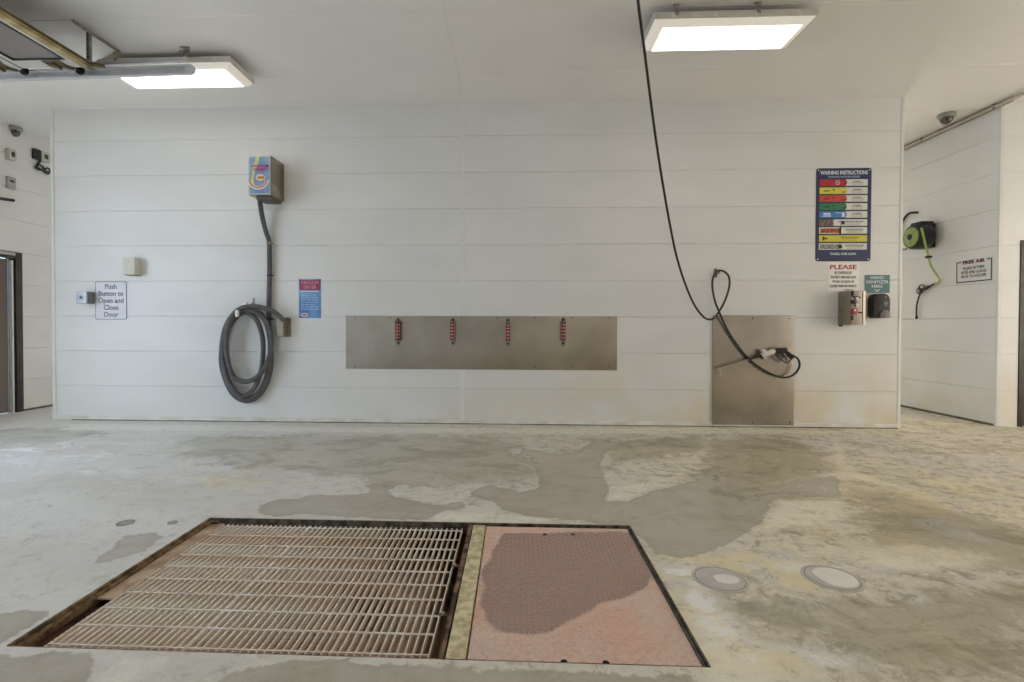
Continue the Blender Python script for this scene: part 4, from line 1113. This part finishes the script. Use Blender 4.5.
# --- washing instructions board
t, hw, hh, P = plate('instruction_board', 'tall navy washing instructions board with coloured strips', 816, 168.5, 870.5, 261, mat('navy_board', (30, 42, 84), .45, noise_amt=.06), .03, .005)
b = MB(); b.prism([(x * 1.0, z) for x, z in P], 'y', -.0002, -.0046)
for v in b.bm.verts: v.co.x *= 1.012; v.co.z *= 1.007
b.build('border', mat('board_edge', (30, 32, 50), .4), t, smooth=False)
def bx(u): return -hw + 2 * hw * u
def bz(v): return hh - 2 * hh * v
PX0, PY0, PW, PH = 816, 168.5, 54.5, 92.5
text('title', 'WASHING INSTRUCTIONS', mat('board_white_print', (216, 220, 230), .5), t, (0, -.0052, bz(.045)), hw * 1.74, .050, bold=.03)
text('subtitle', 'BEGINNING WASH PROCEDURE', mat('board_pale_print', (150, 170, 200), .5), t, (0, -.0052, bz(.090)), hw * 1.15, .024, bold=.02)
text('footer', 'THANKS, COME AGAIN!', mat('board_white_print', (0, 0, 0)), t, (0, -.0052, bz(.925)), hw * .95, .036, bold=.02)
strips = [((170, 32, 38), .56), ((206, 204, 70), .56), ((192, 66, 48), .56), ((36, 120, 78), .56), ((62, 126, 184), .56), ((122, 108, 96), .30), ((190, 90, 62), .46), ((206, 196, 56), 1.0), ((156, 158, 156), .46)]
vtop = [.118, .205, .29, .377, .463, .55, .635, .722, .808]
rnd = random.Random(7)
for k, ((rgb), frac) in enumerate(strips):
    z1, z0 = bz(vtop[k]), bz(vtop[k] + .07); U0, U1 = .055, .935
    um = U0 + (U1 - U0) * frac
    if frac < 1: sflat(t, 'white_strip', bx(um - .03), bx(U1), z0, z1, mat('strip_white', (212, 212, 204), .5), -.0051)
    nm = 'strip_%d_m' % k
    if frac == .56:
        w = bx(um); b = MB(); b.prism([(bx(U0), z0), (w - .012, z0), (w + .006, z0 + (z1 - z0) * .3), (w + .006, z0 + (z1 - z0) * .7), (w - .012, z1), (bx(U0), z1)], 'y', -.0062, -.0072); b.build('colour_strip', mat(nm, rgb, .45, noise_amt=.05), t, smooth=False)
    elif frac == 1: sflat(t, 'colour_strip', bx(U0), bx(U1), z0, z1, mat(nm, rgb, .45), -.0062)
    else:
        if frac == .46: sflat(t, 'white_strip', bx(U0), bx(um), z0, z1, mat('strip_white', (212, 212, 204), .5), -.0051); sflat(t, 'colour_strip', bx(U0 + .02), bx(um - .03), z0 + .010, z1 - .014, mat(nm, rgb, .5, rgb2=tuple(int(v * .55) for v in rgb), noise_scale=40), -.0062)
        else: sflat(t, 'colour_strip', bx(U0), bx(um), z0, z1, mat(nm, rgb, .5, rgb2=tuple(int(v * .7) for v in rgb), noise_scale=30), -.0062)
    # small print lines
    b = MB(); hgt = z1 - z0
    ua, ub = (um + .06, U1 - .04) if frac < 1 else (.44, .80)
    c = (bx(ua) + bx(ub)) / 2; half = (bx(ub) - bx(ua)) / 2
    for (fv, fr_, th) in ((.26, .55 if frac == .56 else .9, .13), (.5, .8, .06), (.72, .75, .07)):
        x = c - half * fr_; xe = c + half * fr_; z = z1 - hgt * fv
        while x < xe - .008:
            w = min(rnd.uniform(.012, .035), xe - x); b.box(x, x + w, -.0073, -.0064, z - hgt * th, z); x += w + .006
    b.build('small_print', M_INK if k != 4 else M_INK, t)
    if k in (1, 2, 3):
        dk = mat('strip_dark_print_%d' % k, tuple(int(v * .5) for v in rgb), .5)
        sflat(t, 'strip_print', bx(.13), bx(.24), z0 + hgt * .38, z0 + hgt * .58, dk, -.0073); sflat(t, 'strip_print', bx(.30), bx(.325), z0 + hgt * .45, z0 + hgt * .8, dk, -.0073); sflat(t, 'strip_print', bx(.46), bx(.54), z0 + hgt * .2, z0 + hgt * .36, dk, -.0073)
    if k == 0:
        b = MB(); pr = [(.026 * math.cos(a), .026 * math.sin(a)) for a in [2 * PI * q / 24 for q in range(24)]]
        c0 = (bx(.385), (z0 + z1) / 2)
        b.tube([(c0[0] + x, -.0085, c0[1] + z) for x, z in pr + pr[:1]], .0032, 6); b.tube([(c0[0] + .013 * math.cos(a), -.0085, c0[1] + .013 * math.sin(a)) for a in (PI / 2, PI * 7 / 6, PI * 11 / 6, PI / 2)], .003, 6)
        b.build('round_symbol', mat('board_white_print', (0, 0, 0)), t)
    if k == 4:
        wh = mat('board_white_print', (0, 0, 0)); sflat(t, 'strip_print', bx(.13), bx(.26), z0 + hgt * .5, z0 + hgt * .75, wh, -.0073); sflat(t, 'strip_print', bx(.12), bx(.27), z0 + hgt * .2, z0 + hgt * .36, wh, -.0073); sflat(t, 'strip_print', bx(.47), bx(.52), z0 + hgt * .12, z0 + hgt * .82, wh, -.0073); sflat(t, 'strip_print', bx(.35), bx(.48), z0 + hgt * .72, z0 + hgt * .8, wh, -.0073)
    if k in (5, 8):
        sflat(t, 'strip_print', bx(.46 if k == 5 else .42), bx(.52 if k == 5 else .48), z0 + hgt * .2, z0 + hgt * .75, M_INK, -.0074)
    if k == 7:
        sflat(t, 'strip_print', bx(.12), bx(.15), z0 + hgt * .2, z0 + hgt * .8, M_INK, -.0074); sflat(t, 'strip_print', bx(.15), bx(.21), z0 + hgt * .38, z0 + hgt * .6, M_INK, -.0074)
for sx in (-1, 1):
    for sz in (-1, 1):
        b = MB(); b.lathe([(.008, -.008), (.008, -.0052)], (sx * hw * .93, 0, sz * hh * .96), 'y', 10); b.build('screw', mat('bright_rivet', (0, 0, 0)), t)

# --- wall lettering PLEASE
t, hw, hh, P = plate('courtesy_sign', 'white notice with red PLEASE heading below the instructions board', 827.5, 262.5, 858.5, 291, mat('notice_white', (236, 234, 228), .5, noise_amt=.03), .004, .003)
ph = 2 * hh
text('heading', 'PLEASE', M_REDINK, t, (0, -.0032, hh - ph * .16), hw * 1.72, ph * .16, bold=.02)
for k, s_ in enumerate(('BE COURTEOUS OF', 'THE NEXT USER AND LEAVE', 'THE BAY AS CLEAN OR', 'CLEANER THAN YOU FOUND IT')):
    text('lettering', s_, M_INK, t, (0, -.0032, hh - ph * (.36 + .155 * k)), hw * (1.1, 1.66, 1.40, 1.74)[k], ph * .095, bold=.01)
text('lettering', 'THANK YOU', M_INK, t, (hw * .35, -.0032, hh - ph * .955), hw * .6, ph * .05)

# --- teal sanitizer sign
t, hw, hh, P = plate('sanitizer_sign', 'teal hand sanitizer sign above the black dispenser', 864.5, 275, 889.5, 293, mat('teal_sign', (74, 120, 118), .45, noise_amt=.06), .004, .004)
text('lettering', 'HAND\nSANITIZER\nHERE', mat('board_white_print', (0, 0, 0)), t, (0, -.0042, hh * .22), hw * 1.8, hh * 1.3, bold=.025)
b = MB(); b.bar((-.03, -.005, -hh * .58), (0, -.005, -hh * .86), .0015, .012, up=(1, 0, 1)); b.bar((.03, -.005, -hh * .58), (0, -.005, -hh * .86), .0015, .012, up=(-1, 0, 1)); b.build('arrow', mat('board_white_print', (0, 0, 0)), t)
for sx in (-1, 1):
    b = MB(); b.lathe([(.006, -.0065), (.006, -.0042)], (sx * hw * .95, 0, hh * .93), 'y', 10); b.build('screw', M_SCREW, t)
# --- dispenser
cx, cz, hw, hh = rect(874, 293.5, 890, 318, D - .115)
M_DISP = mat('black_dispenser', (12, 11, 12), .5, noise_amt=.1)
t = thing('soap_dispenser', 'black wall dispenser below the teal sanitizer sign', 'dispenser', (cx - .0, D, cz))
P = []
for (sx, sz, r) in ((1, 1, .07), (-1, 1, .07), (-1, -1, .035), (1, -1, .05)):
    a0 = {(1, 1): 0, (-1, 1): 90, (-1, -1): 180, (1, -1): 270}[(sx, sz)]
    for k in range(7):
        a = math.radians(a0 + 15 * k); P.append((sx * (hw - r) + r * math.cos(a), sz * (hh - r) + r * math.sin(a)))
b = MB(); b.prism(P, 'y', -.001, -.115, bev=.018); b.build('body', M_DISP, t)
b = MB(); b.prism([(x * .12 + hw * .42, z * .22 + hh * .12 - abs(x) * .0) for x, z in [(-hw, .9 * hh), (-hw * .5, hh * 1.1), (0, hh * .8), (hw * .5, hh * 1.1), (hw, hh * .9), (hw, 0), (0, -hh * 1.1), (-hw, 0)]], 'y', -.114, -.120)
for v in b.bm.verts: v.co.x = (v.co.x - hw * .42) * 1.9 + hw * .42
b.build('sight_window', mat('grey_window', (112, 106, 104), .3), t)
b = MB(); b.lathe([(.07, -.112), (.066, -.128), (.05, -.134)], (hw * .35, 0, -hh * .78), 'y', 28)
for v in b.bm.verts:
    if v.co.z < -hh * .98: v.co.z = -hh * .98
    v.co.x = min(v.co.x, hw * .97)
b.build('push_lever', mat('grey_lever', (108, 100, 98), .4), t)
b = MB(); b.lathe([(.008, -.1185), (.006, -.121)], (hw * .45, 0, hh * .72), 'y', 12); b.build('lock', M_STEEL2, t)

# --- stainless pay box
dep = .24
fy = D - dep
cx, cz, hw, hh = rect(850.5, 290.5, 865.5, 325, fy)
t = thing('pay_box', 'stainless steel control box with red selector left of the black dispenser', 'control box', (cx, D, cz))
b = MB(); b.box(-hw, hw, -dep, -.002, -hh, hh, .004); b.build('cabinet', M_STEEL2, t)
b = MB(); b.box(-hw * .96, hw * .96, -dep - .003, -dep, -hh * .97, hh * .97, .001); fd = b.build('front_door', M_STEEL2, t)
def pb(u, v): return (-hw + 2 * hw * u, hh - 2 * hh * v)
def kn(name, u, v, r, m, d=.02): b = MB(); x, z = pb(u, v); b.lathe([(r, -dep - .003), (r, -dep - .003 - d), (r * .7, -dep - .005 - d)], (x, 0, z), 'y', 18); b.build(name, m, t).parent = fd
def kb(name, u0, v0, u1, v1, m, d=.02, bev=.002): b = MB(); x0, z1 = pb(u0, v0); x1, z0 = pb(u1, v1); b.box(x0, x1, -dep - .003 - d, -dep - .003, z0, z1, bev); b.build(name, m, t).parent = fd
kb('card_slot', .02, .02, .14, .16, M_BLACKP)
kb('display', .10, .16, .5, .20, mat('dark_bezel', (76, 70, 64), .4))
kn('white_button', .36, .24, .018, M_WHITEP); kn('white_button', .36, .43, .018, M_WHITEP)
kn('black_knob', .12, .33, .026, M_BLACKP, .04); kn('black_button', .30, .43, .009, M_BLACKP)
kb('red_selector', .04, .52, .32, .70, mat('red_plastic', (178, 46, 54), .4, noise_amt=.1), .035, .006)
kb('white_button', .10, .55, .24, .60, M_WHITEP, .037)
kb('coin_return', .03, .72, .14, .86, M_BLACKP, .02); kb('label_plate', .16, .74, .52, .84, mat('grey_label', (160, 152, 140), .5), .003)
kb('handle', .55, .62, .72, .66, M_BLACKP, .03); kn('lock', .60, .20, .009, M_SCREW, .008)
b = MB(); b.box(hw * .55, hw * .62, -dep - .007, -dep - .003, -hh * .95, hh * .95); b.build('hinge_rib', mat('rib_dark', (110, 100, 86), .4, .6), t)
p = pb(-.75, 1.0); b = MB(); b.box(-hw + .0, -hw + .03, -.05, -.02, -hh - .02, -hh + .001); b.build('foot', M_SCREW, t)

# --- hanging pressure hose, hook, spray gun
hp = [(637, -14, 4.10), (638.5, 5, 4.18), (641, 25, 4.3), (645, 55, 4.5), (650, 95, 4.75), (656, 140, 5.0), (663, 185, 5.3), (670, 225, 5.6), (677, 258, 5.85), (686, 286, 6.1), (695, 306, 6.28), (705, 318, 6.37), (713, 318.5, 6.40), (720, 310, 6.42), (726, 298, 6.43),
      (729.5, 285, 6.45), (728.5, 276, 6.46), (723, 271, 6.46), (717, 271.5, 6.46), (713, 278, 6.45), (712.5, 288, 6.44), (715, 301, 6.44), (720, 314, 6.46), (728, 331, 6.49), (738, 346, 6.49), (749, 359, 6.49), (762, 369, 6.48), (775, 375.5, 6.47), (786, 377.5, 6.46), (795, 373.5, 6.45), (799.5, 366, 6.44), (798, 359, 6.43), (792.5, 355.5, 6.42)]
t = thing('pressure_hose', 'thin black pressure hose hanging from above and looped over the wall hook', 'hose', tuple(on_y(718, 272, 6.46)))
P3 = [on_y(a, b_, c) for a, b_, c in hp]
top_pt = P3[0]
P3 = [Vector((top_pt.x, top_pt.y - .12, H - .12)), Vector((top_pt.x, top_pt.y - .03, H - .08))] + P3 if top_pt.z < H - .12 else P3
b = MB(); b.tube(spline(P3, 8), .0125, 10); b.build('hose', M_BLACK, t, world=True)
bm_ = thing('hose_boom', 'overhead swivel arm carrying the black pressure hose', 'boom', (P3[0].x, P3[0].y, H))
b = MB(); b.lathe([(.08, -.001), (.08, -.015), (.03, -.02), (.03, -.07)], n=24); b.build('ceiling_mount', M_STEEL2, bm_)
b = MB(); b.tube([(0, 0, -.06), (0, 0, -.1), (.0, -.1, -.11)], .018, 10); b.build('swivel', M_STEEL2, bm_)

p = wpt(715.5, 272)
t = thing('hose_hook', 'small steel wall hook holding the loop of the pressure hose', 'hook', (p.x, D, p.z))
b = MB(); b.box(-.022, .022, -.006, -.0003, -.07, .045, .001); b.build('plate', M_ZINC, t)
b = MB(); b.tube([(0, -.004, -.015), (.0, -.05, -.03), (0, -.11, -.025), (0, -.125, .02)], .008, 10); b.build('hook', M_SCREW, t)
b = MB(); b.lathe([(.011, -.012), (.011, -.005)], (.0, 0, .025), 'y', 10); b.lathe([(.011, -.012), (.011, -.005)], (0, 0, -.055), 'y', 10); b.build('screw', M_SCREW, t)

# spray gun: axis from lance tip at lower left to body at right
yg = 6.44
def gp(px, py, y=yg): return on_y(px, py, y)
t = thing('spray_gun', 'black trigger spray gun with white sleeve and long lance against the steel sheet', 'spray gun', tuple(gp(765, 355)))
tip, mid_, en = gp(718.5, 368.5), gp(748, 359.8), gp(762, 355.5)
b = MB(); b.tube([tip + Vector((0, .0, -.02)), tip, mid_], .0085, 10); b.build('lance', mat('lance_steel', (176, 168, 152), .35, .8, noise_amt=.1), t, world=True)
b = MB(); b.tube([gp(722, 376.5), gp(720, 370.5), gp(722, 368), gp(748, 361.5)], .0045, 8); b.build('guard_wire', mat('lance_steel', (0, 0, 0)), t, world=True)
b = MB(); b.tube([mid_, en], .013, 12); b.build('lance_grip', M_BLACKP, t, world=True)
A, B = gp(761.5, 355.8), gp(774.5, 350.5)
b = MB(); dv_ = (B - A).normalized(); b.tube([A, A + dv_ * .012, B - dv_ * .02, B], [.030, .036, .036, .026], 16); b.build('sleeve', mat('white_sleeve', (208, 202, 194), .5, noise_amt=.1, noise_scale=20), t, world=True)
b = MB(); c = gp(763.5, 351); b.tube([c + Vector((0, -.03, 0)), c + Vector((0, .03, 0))], .026, 14); c = gp(766, 358.3); b.tube([c + Vector((0, -.012, 0)), c + Vector((0, .012, 0))], .015, 12)
b.build('valve_knob', mat('white_sleeve', (0, 0, 0)), t, world=True)
b = MB(); b.tube([gp(763, 356.5), gp(761, 358.5)], .02, 10); b.build('collar', M_BLACKP, t, world=True)
def plate3(pts, hy=.018, bev=.005):
    """outline given in photo pixels on the gun's own plane, given real thickness"""
    W3 = [gp(*q) for q in pts]; b = MB(); b.prism([(w.x, w.z) for w in W3], 'y', yg - hy, yg + hy, bev=bev); return b
plate3([(773.5, 349), (776, 348), (784.5, 347.3), (787, 348.5), (786, 351.5), (784.5, 353), (779.5, 353.8), (774, 353.2)], .022).build('gun_body', M_BLACKP, t, world=True)
plate3([(783.5, 351.5), (786.8, 350.5), (793.8, 355.8), (792.5, 358.8), (789.8, 358.6)], .018).build('handle', M_BLACKP, t, world=True)
b = MB(); b.tube(spline([gp(777.5, 353.5), gp(779, 356.5), (gp(782.5, 360.5)), gp(786, 362.5), gp(788.5, 361.8), gp(791.5, 358.8)], 5), .0085, 8); b.build('trigger_guard', M_BLACKP, t, world=True)
b = MB(); b.tube(spline([gp(780.5, 353.3), gp(783.5, 354.8), gp(785.6, 357.6), gp(786.6, 360.5)], 5), .010, 8); b.build('trigger', M_BLACKP, t, world=True)
b = MB(); b.tube([gp(791, 356.5), gp(794, 356.2)], .018, 12); b.build('hose_coupling', M_SCREW, t, world=True)
p = gp(770, 356); b = MB(); b.tube([gp(769.5, 354.5) + Vector((0, .02, 0)), gp(769.5, 354.5) + Vector((0, D - .017 - yg, -.01))], .012, 10); b.build('holder_peg', M_SCREW, t, world=True)

# ------------------------------------------------------------------ right side wall: air hose reel, free air sign
def xp(px, py, off=0.0): return on_x(px, py, XW - off)
c = xp(922, 237, .0)
ro = thing('hose_reel', 'black and green retractable air hose reel on the right side wall', 'hose reel', (XW, c.y, c.z))
# drum axis square to the wall, disc facing into the bay
R1 = .19
ctr = on_x(910.5, 237, XW - .31)
k_ = ctr.y
def ax(prof, name, m, par=None):
    b = MB(); b.lathe(prof, (ctr.x, ctr.y, ctr.z), 'x', 36); o = b.build(name, m, ro, world=True)
    if par: o.parent = par
    return o
ax([(R1 * .84, .008), (R1 * .97, .03), (R1, .06), (R1, .20), (R1 * .9, .235)], 'case', M_BLACKP)
sd = ax([(R1 * .52, -.012), (R1 * .72, -.004), (R1 * .77, .010), (R1 * .77, .02)], 'side_disc', mat('lime_plastic', (150, 172, 98), .45, noise_amt=.08))
ax([(R1 * .14, -.026), (R1 * .22, -.022), (R1 * .24, -.010)], 'hub', M_BLACKP, sd)
b = MB()
for a in range(3):
    aa = a * 2 * PI / 3 + .4; b.bar((ctr.x - .0135, ctr.y + .055 * math.cos(aa), ctr.z + .055 * math.sin(aa)), (ctr.x - .0135, ctr.y + .115 * math.cos(aa), ctr.z + .115 * math.sin(aa)), .008, .012)
b.build('disc_rib', mat('dark_lime', (110, 140, 60), .5), ro, world=True).parent = sd
b = MB(); b.box(XW - .10, XW - .001, k_ - .07, k_ + .07, ctr.z - .17, ctr.z + .19, .008); b.build('wall_bracket', M_BLACKP, ro, world=True)
b = MB(); b.box(XW - .24, XW - .05, k_ - .10, k_ + .10, ctr.z + .10, ctr.z + .222, .02); b.build('hose_guide', M_BLACKP, ro, world=True)
M_LIMEH = mat('lime_hose', (164, 190, 96), .45, noise_amt=.1)
q = [on_x(921.5, 228, XW - .36), on_x(923.5, 236, XW - .37), on_x(926, 247, XW - .30), on_x(928.5, 257, XW - .2), on_x(931, 266, XW - .1), on_x(936, 274, XW - .08), on_x(939.5, 279.5, XW - .06), on_x(938, 282.5, XW - .05), on_x(934, 284, XW - .045)]
hz_ = thing('air_hose', 'lime green air hose with black inflator hanging below the reel', 'hose', tuple(q[3]))
b = MB(); b.tube(spline(q, 6), .014, 10); b.build('hose', M_LIMEH, hz_, world=True)
b = MB(); s_ = q[3]; b.lathe([(.022, -.02), (.042, -.012), (.042, .012), (.022, .02)], tuple(s_), 'z', 18); b.build('hose_stop', M_BLACKP, hz_, world=True)
b = MB(); b.tube([on_x(935.5, 283.3, XW - .045), on_x(931, 285.5, XW - .045), on_x(926.5, 288, XW - .045)], [.016, .013, .022], 12); b.build('coupling', M_BLACKP, hz_, world=True)
b = MB(); b.tube([on_x(928, 287, XW - .045), on_x(922, 290, XW - .045)], .024, 12); g_ = on_x(919.5, 291, XW - .05); b.lathe([(.045, -.022), (.05, -.015), (.05, .015), (.045, .022)], tuple(g_), 'x', 22)
b.tube(spline([on_x(925, 288, XW - .045), on_x(923, 285, XW - .045), on_x(920.5, 285.2, XW - .045), on_x(918, 289, XW - .045)], 4), .009, 8); b.build('inflator', mat('inflator_grey', (62, 62, 62), .4, .3, noise_amt=.2), hz_, world=True)
b = MB(); b.lathe([(.034, -.004), (.034, .002)], (g_.x - .025, g_.y, g_.z), 'x', 22); b.build('gauge_face', mat('gauge_grey', (150, 150, 146), .3), hz_, world=True)
b = MB(); b.tube(spline([on_x(921, 292, XW - .045), on_x(918.5, 298, XW - .045), on_x(916.8, 305, XW - .045), on_x(916.3, 312, XW - .045), on_x(916.5, 317, XW - .045)], 5), .011, 8); b.build('whip', M_BLACK, hz_, world=True)
b = MB(); b.tube([on_x(916.4, 316, XW - .045), on_x(916.6, 319, XW - .045)], .017, 10); b.build('chuck', M_BLACKP, hz_, world=True)
b = MB(); g2 = on_x(923, 288, XW - .0); b.box(XW - .06, XW - .001, g2.y - .03, g2.y + .03, g2.z - .045, g2.z - .03, .002); b.build('holder', mat('clear_grey_plastic', (170, 166, 158), .3), hz_, world=True)
# supply hoses behind the reel
s1 = thing('supply_hose', 'black supply hose stub curving above the air hose reel', 'hose', tuple(xp(910, 214, .04)))
b = MB(); b.tube(spline([on_x(899, 240, XW - .03), on_x(901.5, 226, XW - .03), on_x(904, 219, XW - .04), on_x(908, 214.2, XW - .04), on_x(912, 212.6, XW - .04), on_x(917.5, 212.6, XW - .03)], 5), .017, 10); b.build('hose', M_BLACK, s1, world=True)
b = MB(); b.tube(spline([on_x(898, 249, XW - .03), on_x(902, 249.3, XW - .05), on_x(906, 249, XW - .1), on_x(909, 246, XW - .12)], 5), .012, 10); b.build('lower_hose', M_BLACK, s1, world=True)

# free air sign
c = xp(974.8, 270); ya_, yb2 = xp(956.8, 270).y, xp(992.3, 268).y
za, zb_ = xp(992, 257.7).z, xp(992, 280).z
hy2 = abs(ya_ - yb2) / 2; yc = (ya_ + yb2) / 2; hz2 = (za - zb_) / 2; zc = (za + zb_) / 2
t = thing('free_air_sign', 'white FREE AIR sign with thin black border on the right side wall', 'sign', (XW, yc, zc))
b = MB(); b.box(-.004, -.0003, -hy2 * 1.04, hy2 * 1.04, -hz2 * 1.06, hz2 * 1.12); b.build('panel', mat('sign_white2', (222, 220, 218), .45), t)
b = MB(); w = .014
b.box(-.0055, -.0041, -hy2, -hy2 + w, -hz2, hz2); b.box(-.0055, -.0041, hy2 - w, hy2, -hz2, hz2); b.box(-.0055, -.0041, -hy2 + w, hy2 - w, -hz2, -hz2 + w)
b.box(-.0055, -.0041, hy2 * .72, hy2 - w, hz2 - w, hz2); b.box(-.0055, -.0041, -hy2 + w, -hy2 * .72, hz2 - w, hz2); b.build('border', M_INK, t)
text('heading', 'FREE AIR', M_MAROON, t, (-.0042, 0, hz2 * .90), hy2 * 1.26, hz2 * .34, face=FACE_X, bold=.045)
text('lettering', 'PLEASE RETURN\nHOSE AND GUAGE\nBACK TO HOLDER', M_INK, t, (-.0042, .0, -hz2 * .05), hy2 * 1.42, hz2 * 1.05, face=FACE_X, bold=.01)
